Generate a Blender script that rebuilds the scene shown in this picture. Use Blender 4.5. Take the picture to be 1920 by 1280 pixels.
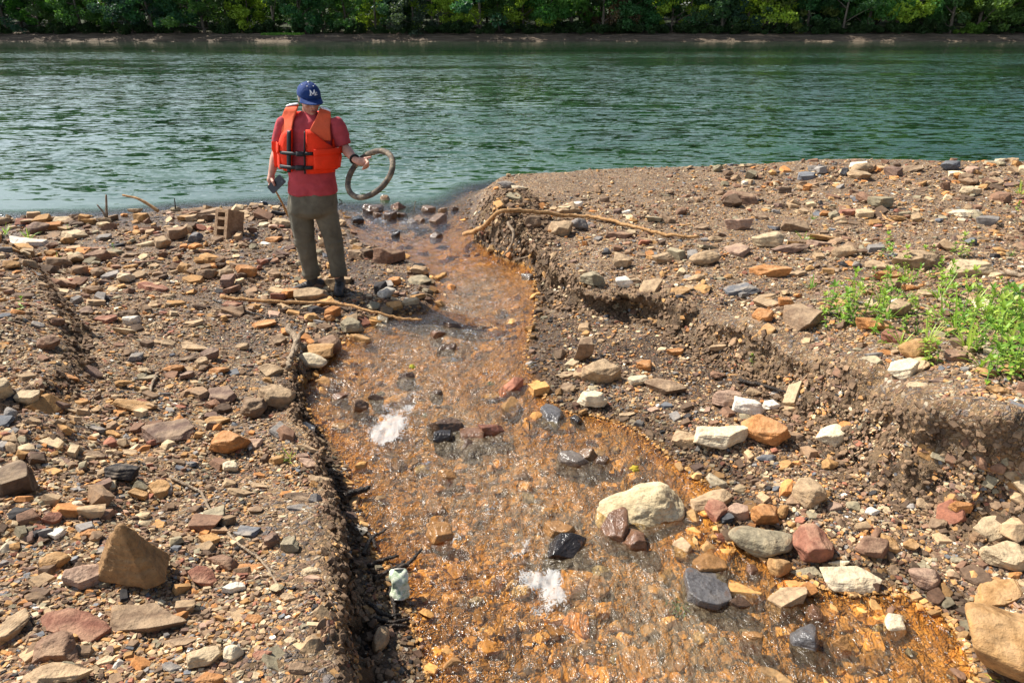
import bpy, bmesh, math, random
import numpy as np
from mathutils import Vector, Matrix, Euler
for o in list(bpy.data.objects): bpy.data.objects.remove(o)
random.seed(7); RNG=np.random.default_rng(7)
SC=bpy.context.scene; COL=SC.collection
# ------------------------------------------------ camera, sky, sun, exposure
CAMZ=2.4; PITCH=math.radians(24.8); FPX=1280.0
cd=bpy.data.cameras.new('camera'); cam=bpy.data.objects.new('camera',cd); COL.objects.link(cam)
cam.location=(0,0,CAMZ); cam.rotation_euler=(math.pi/2-PITCH,0,0)
cd.sensor_width=36; cd.lens=24.0; cd.clip_end=2000; cd.clip_start=0.05
SC.camera=cam
SUN_EL=math.radians(50); SUN_DIR=Vector((-0.86,0.51,0)).normalized()*math.cos(SUN_EL)+Vector((0,0,math.sin(SUN_EL)))
w=bpy.data.worlds.new('World'); SC.world=w; w.use_nodes=True
nt=w.node_tree; nt.nodes.clear()
sky=nt.nodes.new('ShaderNodeTexSky'); sky.sky_type='NISHITA'; sky.sun_disc=False
sky.sun_elevation=SUN_EL; sky.sun_rotation=math.atan2(SUN_DIR.x,SUN_DIR.y)
sky.air_density=1.0; sky.dust_density=1.2
bg=nt.nodes.new('ShaderNodeBackground'); bg.inputs[1].default_value=0.057
wo=nt.nodes.new('ShaderNodeOutputWorld')
# unseen bright cloud added low on the sun's side to brighten the river's reflection
tc=nt.nodes.new('ShaderNodeTexCoord'); sx=nt.nodes.new('ShaderNodeSeparateXYZ'); nt.links.new(tc.outputs['Generated'],sx.inputs[0])
def wm(op,a,b=None,cl=False):
    q=nt.nodes.new('ShaderNodeMath'); q.operation=op; q.use_clamp=cl
    for i,v in enumerate((a,b)):
        if v is None: continue
        if isinstance(v,(int,float)): q.inputs[i].default_value=v
        else: nt.links.new(v,q.inputs[i])
    return q.outputs[0]
mpw=nt.nodes.new('ShaderNodeMapping'); mpw.inputs['Scale'].default_value=(1,1,4.5); nt.links.new(tc.outputs['Generated'],mpw.inputs[0])
nzw=nt.nodes.new('ShaderNodeTexNoise'); nzw.inputs['Scale'].default_value=2.2; nzw.inputs['Detail'].default_value=6; nt.links.new(mpw.outputs[0],nzw.inputs[0])
low=wm('SUBTRACT',1.0,wm('MULTIPLY',sx.outputs[2],1.05),True); side=wm('ADD',wm('MULTIPLY',sx.outputs[0],-.75),.42,True)
cm_=wm('MULTIPLY',wm('MULTIPLY',low,side),wm('MULTIPLY',wm('SUBTRACT',nzw.outputs[0],.34),3.6,True),True)
mxw=nt.nodes.new('ShaderNodeMix'); mxw.data_type='RGBA'; nt.links.new(cm_,mxw.inputs[0]); nt.links.new(sky.outputs[0],mxw.inputs[6]); mxw.inputs[7].default_value=(25,27,30,1)
nt.links.new(mxw.outputs[2],bg.inputs[0]); nt.links.new(bg.outputs[0],wo.inputs[0])
sl=bpy.data.lights.new('sun','SUN'); sl.energy=5.0; sl.angle=math.radians(0.5); sl.color=(1.0,0.95,0.87)
sun=bpy.data.objects.new('sun',sl); COL.objects.link(sun)
sun.rotation_euler=(-SUN_DIR).to_track_quat('-Z','Y').to_euler(); sun.location=(-8,5,10)
SC.view_settings.view_transform='Standard'; SC.view_settings.look='None'; SC.view_settings.gamma=1
SC.view_settings.exposure=0.88
# ------------------------------------------------ pixel rays (photograph 1920 x 1280) -> places on the ground
CP,SP=math.cos(PITCH),math.sin(PITCH)
def rays(px,py):
    a=(np.asarray(px,float)-960)/FPX; b=(640-np.asarray(py,float))/FPX
    return np.stack([a, CP+b*SP, -SP+b*CP],-1)
def hitz(px,py,z):
    d=rays(px,py); t=(np.asarray(z)-CAMZ)/d[...,2]; return d[...,0]*t,d[...,1]*t
WS=0.05; WY=8.0
def wz(y): return WS*np.clip(WY-np.asarray(y,float),0,None)
def hitw(px,py):
    d=rays(px,py); t=(WS*WY-CAMZ)/(d[...,2]+WS*d[...,1]); y=d[...,1]*t
    t0=-CAMZ/d[...,2]; t=np.where(y>WY,t0,t); return d[...,0]*t,d[...,1]*t
def at_y(px,py,y):
    d=rays(px,py); t=y/d[...,1]; return Vector((float(d[0]*t),float(y),float(CAMZ+d[2]*t)))
# ------------------------------------------------ noise
def _h(i,j,k,s):
    n=(i*374761393+j*668265263+k*2147483647+s*1274126177)&0xffffffff
    n=((n^(n>>13))*1274126177)&0xffffffff; n=((n^(n>>16))*2246822519)&0xffffffff
    return ((n^(n>>15))&0xffffff)/16777215.0*2-1
def noise(p,scale=1.0,octv=1,seed=0,gain=0.5):
    p=np.asarray(p,float)*scale; out=0; amp=1.0; tot=0
    for o in range(octv):
        f=np.floor(p).astype(np.int64); t=p-f; t=t*t*t*(t*(t*6-15)+10); r=0
        for a in (0,1):
            for b in (0,1):
                for c in (0,1):
                    wgt=(t[...,0] if a else 1-t[...,0])*(t[...,1] if b else 1-t[...,1])*(t[...,2] if c else 1-t[...,2])
                    r=r+wgt*_h(f[...,0]+a,f[...,1]+b,f[...,2]+c,seed+o*17)
        out=out+amp*r; tot+=amp; amp*=gain; p=p*2.03+11.3
    return out/tot
def xyz(x,y,z=0): return np.stack([np.asarray(x,float)*np.ones_like(np.asarray(y,float)),np.asarray(y,float)*np.ones_like(np.asarray(x,float)),z+0*np.asarray(x,float)*np.asarray(y,float)],-1)
def sm(a,b,x): t=np.clip((x-a)/(b-a),0,1); return t*t*(3-2*t)
def sdpoly(P,x,y):   # signed distance, positive inside
    n=len(P); d=np.full(x.shape,1e9); ins=np.zeros(x.shape,bool)
    for i in range(n):
        ax,ay=P[i]; bx,by=P[(i+1)%n]; ex,ey=bx-ax,by-ay; wx,wy=x-ax,y-ay
        t=np.clip((wx*ex+wy*ey)/(ex*ex+ey*ey+1e-12),0,1); d=np.minimum(d,(wx-ex*t)**2+(wy-ey*t)**2)
        if ay!=by:
            c=((ay>y)!=(by>y))&(x<(bx-ax)*(y-ay)/(by-ay)+ax); ins^=c
    d=np.sqrt(d); return np.where(ins,d,-d)
# ------------------------------------------------ shape of the land
LE=[(640,395),(655,425),(672,450),(700,462),(750,478),(800,500),(815,530),(818,566),(800,588),(745,592),(700,600),(655,625),(625,665),(590,705),(562,722),(572,770),(610,812),(645,860),(655,905),(672,960),(705,1040),(755,1090),(775,1160),(795,1225),(815,1290),(830,1400)]
RE=[(1850,1400),(1835,1290),(1808,1215),(1775,1160),(1690,1110),(1600,1118),(1540,1105),(1470,1060),(1400,1030),(1335,1010),(1345,965),(1335,915),(1290,885),(1240,845),(1180,800),(1110,780),(1050,772),(1012,735),(988,690),(985,645),(1000,600),(1006,555),(996,492),(950,468),(905,450),(878,430),(868,405),(880,372),(905,354)]
SHR=[(950,347),(1050,342),(1150,336),(1250,334),(1350,331)]
def wp(l): 
    x,y=hitw(np.array([p[0] for p in l]),np.array([p[1] for p in l])); return list(zip(x,y))
SHL=[(-700,432),(-300,420),(0,413),(100,409),(200,406),(330,393),(430,388),(480,385),(560,387)]
pl=wp(SHL)+wp(LE); pr=wp(RE)+wp(SHR)+[(4.2,12.2),(5.5,12.6),(7.5,12.3),(9.5,12.2),(14,12.0),(22,12.4)]
WATER=pl+[(-0.15,0.2),(-0.1,-2.5),(1.6,-2.5),(1.45,0.2)]+pr+[(400,400),(-400,400),(-16,10.2)]
# tops of the cut banks: (pixel, pixel, height)
def top(l): return [tuple(float(v) for v in hitz(a,b,c)) for a,b,c in l]
LHI=top([(-700,430,.05),(-300,422,.05),(0,413,.05),(100,409,.05),(200,404,.05),(330,393,.05),(480,385,.05),(640,395,.03),(680,440,.08),(690,480,.1),(760,520,.15),(770,560,.16),(700,580,.18),(640,610,.2),(600,640,.25),(560,690,.33),(545,740,.38),(565,800,.42),(610,850,.45),(628,900,.5),(632,950,.54),(640,1020,.6),(662,1085,.66),(655,1150,.72),(662,1230,.76),(668,1330,.8)])+[(-0.55,0.3),(-0.6,-3),(-12,-3),(-16,9)]
RHI=top([(880,440,.1),(900,392,.12),(925,362,.12),(950,347,.05),(1050,342,.05),(1200,335,.05),(1350,331,.05)])+[(4.2,12.1),(5.5,12.5),(7.5,12.2),(9.5,12.1),(22,12.2),(22,-3),(4.5,-3),(3.2,1.3)]+top([(1990,830,.92),(1920,806,.91),(1850,806,.88),(1760,790,.83),(1680,772,.77),(1640,748,.72),(1600,728,.67),(1520,700,.59),(1420,648,.51),(1330,612,.47),(1270,585,.43),(1225,560,.42),(1165,545,.4),(1100,548,.37),(1060,540,.33),(1030,515,.3),(1012,480,.3),(985,462,.28),(930,455,.22)])
MND=top([(-400,440,.3),(-200,442,.3),(25,452,.3),(85,500,.4),(125,560,.5),(160,620,.55),(165,690,.6),(110,745,.65),(-60,765,.75),(-500,740,.9)])
def ctrl(l):
    P=np.array([[*hitz(a,b,c),c] for a,b,c in l],float); return P
CL=ctrl([(0,440,.14),(-300,450,.2),(0,480,.34),(0,520,.5),(-200,560,.8),(0,620,.72),(60,560,.5),(130,640,.55),(0,760,.88),(150,720,.62),(250,800,.6),(0,900,.92),(120,900,.74),(0,1100,.93),(150,1100,.84),(0,1280,.98),(200,1280,.9),(300,1150,.82),(400,1280,.86),(520,1280,.82),(400,1100,.76),(640,1200,.76),(500,1000,.68),(600,1000,.62),(350,900,.64),(450,850,.55),(550,880,.52),(450,750,.45),(300,700,.48),(300,600,.4),(200,520,.34),(100,470,.28),(200,440,.2),(330,440,.2),(450,430,.18),(550,430,.17),(400,520,.28),(500,520,.22),(600,530,.21),(450,600,.32),(530,620,.32),(540,700,.38),(650,560,.2),(650,500,.17),(720,520,.15),(330,400,.09),(480,390,.08),(100,413,.08),(600,400,.07)])
CRL=ctrl([(1020,560,.2),(1050,620,.2),(1020,700,.23),(1100,700,.24),(1200,640,.23),(1100,760,.26),(1300,720,.25),(1250,800,.28),(1400,800,.33),(1500,760,.29),(1350,880,.31),(1600,840,.31),(1500,920,.33),(1700,900,.34),(1400,1000,.33),(1550,1020,.37),(1700,1050,.37),(1900,920,.38),(1900,1100,.40),(1850,1200,.38),(1950,1280,.4),(1050,500,.2)])
CRU=ctrl([(950,350,.2),(915,385,.3),(960,372,.36),(940,420,.3),(1000,400,.33),(1050,360,.2),(1150,350,.16),(1300,345,.17),(1450,335,.24),(1600,325,.36),(1750,330,.36),(1920,335,.38),(2200,340,.4),(1100,420,.33),(1050,470,.32),(1200,480,.38),(1100,520,.36),(1300,420,.34),(1450,400,.38),(1600,420,.42),(1800,400,.46),(1300,560,.44),(1450,520,.44),(1600,520,.5),(1800,480,.54),(1920,550,.70),(1700,600,.68),(1500,650,.58),(1850,680,.86),(1650,700,.74),(1920,780,.93),(2200,700,.98)])
def shep(C,x,y):
    num=0;den=0
    for cx,cy,cz in C:
        q=1/((x-cx)**2+(y-cy)**2+0.03)**1.6; num=num+q*cz; den=den+q
    return num/den
XC=np.array(sorted([( (a[1]+b[1])/2,(a[0]+b[0])/2) for a,b in [(wp([(l)])[0],wp([(r)])[0]) for l,r in [((640,395),(868,405)),((700,462),(950,468)),((815,530),(1000,560)),((700,600),(985,645)),((572,770),(1012,735)),((645,860),(1290,885)),((705,1040),(1400,1030)),((775,1160),(1775,1160)),((815,1290),(1835,1290))]]]))
def fields(x,y):
    x=np.asarray(x,float); y=np.asarray(y,float)
    sw=sdpoly(WATER,x,y); wv=wz(y); right=x>np.interp(y,XC[:,0],XC[:,1])
    p0=xyz(x,y,0)
    out=np.clip(-sw,0,None); ins=np.clip(sw,0,None)
    rl=shep(CRL,x,y)+0.02*noise(p0,2.5,3,3)
    baseL=wv+0.03*sm(0,.12,out)+0.02*out
    baseR=wv+(np.maximum(rl,wv+.03)-wv)*sm(-.02,.45,out)
    lakeish=sm(7.3,8.6,y)
    bed=wv-0.012-0.075*sm(0,.35,ins)-0.02*noise(p0,6,2,5)*sm(0,.3,ins)-lakeish*np.minimum(ins*0.12,1.6)
    z=np.where(sw>0,bed,np.where(right,baseR,baseL))
    sl_=sdpoly(LHI,x,y); sr_=sdpoly(RHI,x,y)
    nz=noise(p0,5,3,9)*0.05
    wl=np.where(y<4.2,.10,np.where(y>5.2,.5,.10+.40*(y-4.2)))
    wl=np.maximum(wl,1.2*sm(6.6,7.4,y))
    wr=np.where(y>7.0,.3,np.where(y<4.8,.24,.13))+.7*sm(9.6,10.6,y)
    tl=sm(0,1,(sl_+nz*(wl<.3)+.02)/wl); tr=sm(0,1,(sr_+nz*.9+.02)/wr)
    zl=shep(CL,x,y); zr=shep(CRU,x,y)
    smd=sdpoly(MND,x,y); zl=zl-.07+.14*sm(-.02,.16,smd+nz*1.2)
    dm=0.018*noise(p0,1.7,3,21)+0.012*noise(p0,5,2,22)
    z=z+(np.maximum(zl+dm,z)-z)*tl; zr=zr+.17*np.exp(-((x+.08)/.36)**2-((y-8.25)/.95)**2); z=z+(np.maximum(zr+dm*1.3,z)-z)*tr
    sw=np.where((z>wv+.012)&(sw>-.06),-.06,sw)
    return dict(z=z,sw=sw,w=wv,sl=sl_,sr=sr_,tl=tl,tr=tr,right=right,wl=wl,wr=wr,sm=smd)
def hgt(x,y): return fields(np.atleast_1d(x),np.atleast_1d(y))['z']
_gx=np.arange(-14,16,.04); _gy=np.arange(-2.5,17,.04); _GX,_GY=np.meshgrid(_gx,_gy,indexing='ij'); HG=hgt(_GX.ravel(),_GY.ravel()).reshape(_GX.shape)
def hq(x,y):
    a=np.clip((x+14)/.04,0,len(_gx)-1.01); b=np.clip((y+2.5)/.04,0,len(_gy)-1.01); i=a.astype(int); j=b.astype(int); a=a-i; b=b-j
    return HG[i,j]*(1-a)*(1-b)+HG[i+1,j]*a*(1-b)+HG[i,j+1]*(1-a)*b+HG[i+1,j+1]*a*b
def ground_hit(px,py):
    px=np.atleast_1d(np.asarray(px,float)); py=np.atleast_1d(np.asarray(py,float)); d=rays(px,py)
    t=np.full(px.shape,1.2); g=CAMZ+d[:,2]*t-hq(d[:,0]*t,d[:,1]*t); done=np.zeros(px.shape,bool); T=t.copy()
    for q in range(190):
        t2=t*1.0145; g2=CAMZ+d[:,2]*t2-hq(d[:,0]*t2,d[:,1]*t2); hit=(g2<0)&~done; f=g/(g-g2+1e-9); T=np.where(hit,t+(t2-t)*f,T); done|=hit; t,g=t2,g2
    T=np.where(done,T,t); x=d[:,0]*T; y=d[:,1]*T; return x,y,hq(x,y)
# ------------------------------------------------ helpers
def tag(o,label=None,cat=None,group=None,kind=None):
    if label: o['label']=label
    if cat: o['category']=cat
    if group: o['group']=group
    if kind: o['kind']=kind
    return o
def mesh_np(name,V,F,smooth=True):
    V=np.asarray(V,np.float32); F=np.asarray(F,np.int32); me=bpy.data.meshes.new(name); k=F.shape[1]
    me.vertices.add(len(V)); me.vertices.foreach_set('co',V.ravel())
    me.loops.add(F.size); me.loops.foreach_set('vertex_index',F.ravel())
    me.polygons.add(len(F)); me.polygons.foreach_set('loop_start',np.arange(0,F.size,k,dtype=np.int32))
    try: me.polygons.foreach_set('loop_total',np.full(len(F),k,np.int32))
    except Exception: pass
    me.polygons.foreach_set('use_smooth',np.full(len(F),smooth)); me.update(calc_edges=True); me.validate(); return me
def link(name,me,mat=None,parent=None,loc=(0,0,0)):
    o=bpy.data.objects.new(name,me); COL.objects.link(o); o.location=loc
    if mat is not None and not me.materials: me.materials.append(mat)
    if parent is not None: o.parent=parent
    return o
def empty(name,loc=(0,0,0),rot=(0,0,0)):
    o=bpy.data.objects.new(name,None); COL.objects.link(o); o.location=loc; o.rotation_euler=rot; o.empty_display_size=.1; return o
def fattr(me,name,a):
    at=me.attributes.new(name,'FLOAT','POINT'); at.data.foreach_set('value',np.asarray(a,np.float32))
def cattr(me,name,a):
    a=np.asarray(a,np.float32)
    if a.shape[1]==3: a=np.concatenate([a,np.ones((len(a),1),np.float32)],1)
    at=me.attributes.new(name,'FLOAT_COLOR','POINT'); at.data.foreach_set('color',a.ravel())
class M_:
    def __init__(s,name):
        s.m=bpy.data.materials.new(name); s.m.use_nodes=True; s.t=s.m.node_tree; s.t.nodes.clear(); s.out=s.n('ShaderNodeOutputMaterial')
    def n(s,t,**k):
        q=s.t.nodes.new(t)
        for a,b in k.items(): setattr(q,a,b)
        return q
    def put(s,sock,v):
        if hasattr(v,'is_linked') or isinstance(v,bpy.types.NodeSocket): s.t.links.new(v,sock)
        elif v is not None:
            if isinstance(v,(tuple,list)) and len(v)==3 and sock.type=='RGBA': v=(*v,1)
            sock.default_value=v
    def attr(s,name,typ='GEOMETRY',o=2): q=s.n('ShaderNodeAttribute',attribute_name=name,attribute_type=typ); return q.outputs['Fac'] if o==2 else q.outputs['Color']
    def coord(s,k='Object',scale=None):
        c=s.n('ShaderNodeTexCoord').outputs[k]
        if scale is not None:
            m=s.n('ShaderNodeMapping'); s.put(m.inputs[0],c); m.inputs['Scale'].default_value=scale; c=m.outputs[0]
        return c
    def noise(s,c,sc,det=3,rough=.5,dist=0,col=False):
        q=s.n('ShaderNodeTexNoise'); s.put(q.inputs['Vector'],c); q.inputs['Scale'].default_value=sc; q.inputs['Detail'].default_value=det; q.inputs['Roughness'].default_value=rough; q.inputs['Distortion'].default_value=dist
        return q.outputs['Color' if col else 'Fac']
    def voro(s,c,sc,feat='F1',out='Distance',rnd=1):
        q=s.n('ShaderNodeTexVoronoi',feature=feat); s.put(q.inputs['Vector'],c); q.inputs['Scale'].default_value=sc; q.inputs['Randomness'].default_value=rnd; return q.outputs[out]
    def ramp(s,f,stops,interp='LINEAR'):
        q=s.n('ShaderNodeValToRGB'); s.put(q.inputs[0],f); e=q.color_ramp; e.interpolation=interp
        while len(e.elements)<len(stops): e.elements.new(.5)
        for el,(p,c) in zip(e.elements,stops): el.position=p; el.color=(*c,1) if isinstance(c,(tuple,list)) else (c,c,c,1)
        return q.outputs[0]
    def math(s,op,a,b=None,c=None,clamp=False):
        q=s.n('ShaderNodeMath',operation=op,use_clamp=clamp); s.put(q.inputs[0],a)
        if b is not None: s.put(q.inputs[1],b)
        if c is not None: s.put(q.inputs[2],c)
        return q.outputs[0]
    def mix(s,f,a,b,bt='MIX'):
        q=s.n('ShaderNodeMix',data_type='RGBA',blend_type=bt); s.put(q.inputs[0],f); s.put(q.inputs[6],a); s.put(q.inputs[7],b); return q.outputs[2]
    def bump(s,h,st=.5,dist=.01,nrm=None):
        q=s.n('ShaderNodeBump'); s.put(q.inputs['Height'],h); s.put(q.inputs['Strength'],st); q.inputs['Distance'].default_value=dist
        if nrm is not None: s.put(q.inputs['Normal'],nrm)
        return q.outputs[0]
    def bsdf(s,col,rough=.8,nrm=None,spec=.3,**k):
        q=s.n('ShaderNodeBsdfPrincipled'); s.put(q.inputs['Base Color'],col); s.put(q.inputs['Roughness'],rough); s.put(q.inputs['Specular IOR Level'],spec)
        if nrm is not None: s.put(q.inputs['Normal'],nrm)
        for a,b in k.items(): s.put(q.inputs[a.replace('_',' ')],b)
        return q.outputs[0]
    def fin(s,sh): s.t.links.new(sh,s.out.inputs[0]); return s.m
    def geo(s,o='Position'): return s.n('ShaderNodeNewGeometry').outputs[o]
# ------------------------------------------------ materials
def stone_mat(name,src,wet=False):
    m=M_(name); c=m.coord('Object')
    base=m.n('ShaderNodeObjectInfo').outputs['Color'] if src=='obj' else m.attr('Col',o=1)
    n1=m.noise(c,9,4,.6); n2=m.noise(c,38,4,.65); n3=m.noise(c,130,2,.6)
    col=m.mix(1,base,m.ramp(n1,[(.3,(.72,.68,.66)),(.5,(1,1,1)),(.72,(1.3,1.2,1.08))]),'MULTIPLY')
    if src!='obj': col=m.mix(1,col,m.ramp(m.noise(c,55,4,.7),[(.3,(.66,.64,.62)),(.5,(1,1,1)),(.7,(1.3,1.25,1.15))]),'MULTIPLY')
    if src=='obj':
        col=m.mix(1,col,m.ramp(n2,[(.3,(.72,.72,.74)),(.55,(1,1,1)),(.75,(1.22,1.2,1.15))]),'MULTIPLY')
        st=m.noise(c,5,5,.7,1.5); col=m.mix(m.ramp(st,[(.56,0),(.66,.55)]),col,(.24,.115,.045))
        cr=m.voro(m.noise(c,6,3,.6,0,True),7,'DISTANCE_TO_EDGE'); 
        sp=m.voro(c,75); col=m.mix(m.ramp(sp,[(.10,.55),(.2,0)]),col,m.mix(1,base,(.35,.32,.3),'MULTIPLY'))
        pos=m.geo('Normal'); up=m.n('ShaderNodeSeparateXYZ'); m.put(up.inputs[0],pos)
        dust=m.math('MULTIPLY',m.ramp(up.outputs[2],[(.55,0),(.95,1)]),m.ramp(n1,[(.4,0),(.65,.45)]))
        if not wet: col=m.mix(dust,col,(.40,.30,.19))
    h=m.math('ADD',m.math('MULTIPLY',n2,.8),m.math('MULTIPLY',n3,.3))
    if src=='obj':
        ly=m.noise(m.coord('Object',(6,6,45)),1.5,3,.6); h=m.math('ADD',h,m.math('MULTIPLY',ly,.8))
    if wet: col=m.mix(1,col,(.75,.68,.62),'MULTIPLY')
    nr=m.bump(h,.75,.012 if src=='obj' else .006)
    return m.fin(m.bsdf(col,.16 if wet else .85,nr,.5 if wet else .25))
MAT_STONE=stone_mat('stone','obj'); MAT_WET=stone_mat('wet_stone','obj',True); MAT_PEB=stone_mat('pebble','attr')
def cream_mat():
    m=M_('veined_cream_stone'); c=m.coord('Object'); n=m.noise(c,8,5,.65); 
    col=m.ramp(n,[(.3,(.36,.27,.15)),(.5,(.53,.42,.25)),(.7,(.64,.55,.37))])
    v=m.noise(m.coord('Object',(5,14,9)),1.6,5,.7,1.2); col=m.mix(m.ramp(v,[(.485,0),(.5,.8),(.515,0)]),col,(.16,.10,.05))
    col=m.mix(m.ramp(m.noise(c,30,4,.7),[(.55,0),(.68,.6)]),col,(.33,.24,.14))
    h=m.math('ADD',m.math('MULTIPLY',v,1.2),m.noise(c,40,4,.7))
    return m.fin(m.bsdf(col,.8,m.bump(h,.8,.015),.25))
MAT_CREAM=cream_mat()
def ground_mat():
    m=M_('gravelly_soil'); g=m.geo('Position'); wet=m.attr('wet'); orange=m.attr('orange'); mud=m.attr('mud')
    n1=m.noise(g,1.7,5,.6); n2=m.noise(g,9,5,.65)
    n2b=m.noise(g,2.6,5,.7,.6); soil=m.ramp(n2,[(.3,(.07,.044,.024)),(.5,(.170,.112,.058)),(.72,(.29,.20,.108))])
    def peb(sc,lo):
        vc=m.voro(g,sc,'F1','Color'); sep=m.n('ShaderNodeSeparateColor'); m.put(sep.inputs[0],vc)
        c=m.ramp(sep.outputs[0],[(0,(.085,.07,.06)),(.16,(.19,.12,.08)),(.32,(.33,.21,.12)),(.47,(.17,.15,.14)),(.6,(.42,.27,.14)),(.72,(.22,.12,.075)),(.84,(.37,.30,.21)),(.95,(.55,.47,.36))],'CONSTANT')
        d=m.voro(g,sc,'DISTANCE_TO_EDGE')
        msk=m.math('MULTIPLY',m.ramp(d,[(.03,0),(.10,1)]),m.ramp(sep.outputs[1],[(lo,0),(lo+.03,1)]))
        hh=m.math('MULTIPLY',m.ramp(d,[(0,0),(.25,1)]),m.ramp(sep.outputs[1],[(lo,0),(lo+.03,1)]))
        return c,msk,hh
    c1,k1,h1=peb(85,.25); c2,k2,h2=peb(38,.55)
    gm=m.math('SUBTRACT',1,mud,clamp=True)
    col=m.mix(m.math('MULTIPLY',k1,gm),soil,c1); col=m.mix(m.math('MULTIPLY',k2,gm),col,c2)
    col=m.mix(1,col,m.ramp(n1,[(.3,(.78,.76,.75)),(.7,(1.18,1.14,1.1))]),'MULTIPLY')
    col=m.mix(orange,col,m.mix(1,m.ramp(n2,[(.3,(.27,.115,.018)),(.5,(.50,.245,.045)),(.72,(.68,.40,.10))]),m.ramp(n2b,[(.33,(.45,.38,.34)),(.5,(1,.95,.9)),(.65,(1.12,1.05,1.0))]),'MULTIPLY'))
    dark=m.mix(1,col,(.30,.26,.24),'MULTIPLY'); col=m.mix(m.math('MULTIPLY',wet,.85),col,dark)
    h=m.math('ADD',m.math('MULTIPLY',h1,.6),m.math('MULTIPLY',h2,1.2)); h=m.math('MULTIPLY',h,m.math('ADD',m.math('MULTIPLY',gm,.8),.2))
    h=m.math('ADD',h,m.math('MULTIPLY',m.noise(g,60,5,.7),m.math('ADD',m.math('MULTIPLY',mud,1.6),.8)))
    rough=m.math('SUBTRACT',.92,m.math('MULTIPLY',wet,.5))
    return m.fin(m.bsdf(col,rough,m.bump(h,.9,.010),.3))
MAT_GROUND=ground_mat()
def water_mat():
    m=M_('water'); g=m.geo('Position'); deep=m.attr('deep'); foam_sparkle=m.attr('foam_sparkle'); calm=m.attr('calm')
    def mp(sc): 
        q=m.n('ShaderNodeMapping'); m.put(q.inputs[0],g); q.inputs['Scale'].default_value=sc; q.inputs['Rotation'].default_value=(0,0,.12); return q.outputs[0]
    # lake ripples
    a=m.noise(mp((1.5,4.2,1)),1.0,2,.5,.4); b=m.noise(mp((3.6,9.5,1)),1.0,3,.55,.3); c=m.noise(mp((.25,.5,1)),1.0,2,.5)
    lk=m.math('ADD',m.math('MULTIPLY',a,1.0),m.math('MULTIPLY',b,.42))
    gust=m.ramp(m.noise(mp((.035,.10,1)),1.0,3,.55,.6),[(.40,.25),(.58,1.1)])
    lst=m.math('MULTIPLY',m.math('MULTIPLY',deep,gust),m.math('SUBTRACT',1,calm))
    # stream ripples
    f1=m.noise(m.coord('Object',(13,8,9)),1.0,3,.6,1.2); f2=m.noise(m.coord('Object',(48,30,30)),1.0,3,.6,.8)
    sh=m.math('ADD',m.math('MULTIPLY',f1,1.0),m.math('MULTIPLY',f2,.35)); sst=m.math('SUBTRACT',1,deep,clamp=True)
    def nv(cs,k):
        acc=None
        for (c_,kk) in cs:
            v=m.n('ShaderNodeVectorMath',operation='SUBTRACT'); m.put(v.inputs[0],c_); v.inputs[1].default_value=(.5,.5,.5); v2=m.n('ShaderNodeVectorMath',operation='MULTIPLY'); m.put(v2.inputs[0],v.outputs[0]); v2.inputs[1].default_value=kk
            if acc is None: acc=v2.outputs[0]
            else: ad=m.n('ShaderNodeVectorMath',operation='ADD'); m.put(ad.inputs[0],acc); m.put(ad.inputs[1],v2.outputs[0]); acc=ad.outputs[0]
        s=m.n('ShaderNodeVectorMath',operation='SCALE'); m.put(s.inputs[0],acc); m.put(s.inputs['Scale'],k); return s.outputs[0]
    ca=m.noise(mp((2.0,5.6,1)),1.0,2,.5,.6,True); cb=m.noise(mp((6.5,16,1)),1.0,2,.5,.3,True); cc_=m.noise(mp((.6,1.9,1)),1.0,2,.5,.5,True)
    lv=nv([(ca,(.38,.95,0)),(cb,(.26,.55,0)),(cc_,(.2,.42,0))],lst)
    fa=m.noise(m.coord('Object',(15,24,18)),1.0,3,.55,1.6,True); fb=m.noise(m.coord('Object',(55,80,60)),1.0,2,.5,.8,True)
    fast=m.math('MULTIPLY',sst,m.math('ADD',m.math('MULTIPLY',m.attr('fast'),m.ramp(m.noise(m.coord('Object',(7,3,4)),1.0,3,.6,.8),[(.44,.12),(.64,1.25)])),.10))
    sv=nv([(fa,(2.7,3.0,0)),(fb,(1.3,1.5,0))],fast)
    tot=m.n('ShaderNodeVectorMath',operation='ADD'); m.put(tot.inputs[0],lv); m.put(tot.inputs[1],sv); t2=m.n('ShaderNodeVectorMath',operation='ADD'); m.put(t2.inputs[0],tot.outputs[0]); m.put(t2.inputs[1],m.bump(sh,m.math('MULTIPLY',sst,.9),.03)); t3=m.n('ShaderNodeVectorMath',operation='NORMALIZE'); m.put(t3.inputs[0],t2.outputs[0]); nb=t3.outputs[0]
    fr=m.n('ShaderNodeFresnel'); fr.inputs[0].default_value=1.33; m.put(fr.inputs['Normal'],nb)
    tr=m.n('ShaderNodeBsdfTransparent'); tr.inputs[0].default_value=(.96,.85,.62,1)
    mk=m.n('ShaderNodeBsdfDiffuse'); mk.inputs[0].default_value=(.42,.33,.21,1); m.put(mk.inputs['Normal'],nb)
    murk_sheen=m.math('MULTIPLY',m.attr('murk_sheen'),m.ramp(m.noise(m.coord('Object',(26,13,9)),1.0,5,.7,1.5),[(.36,.2),(.62,1)]))
    body=m.n('ShaderNodeMixShader'); m.put(body.inputs[0],murk_sheen); m.put(body.inputs[1],tr.outputs[0]); m.put(body.inputs[2],mk.outputs[0])
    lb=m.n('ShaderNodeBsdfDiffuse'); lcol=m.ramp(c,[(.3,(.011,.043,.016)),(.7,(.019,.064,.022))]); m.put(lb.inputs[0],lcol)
    body2=m.n('ShaderNodeMixShader'); m.put(body2.inputs[0],m.ramp(deep,[(.15,0),(.8,.97)])); m.put(body2.inputs[1],body.outputs[0]); m.put(body2.inputs[2],lb.outputs[0])
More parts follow.
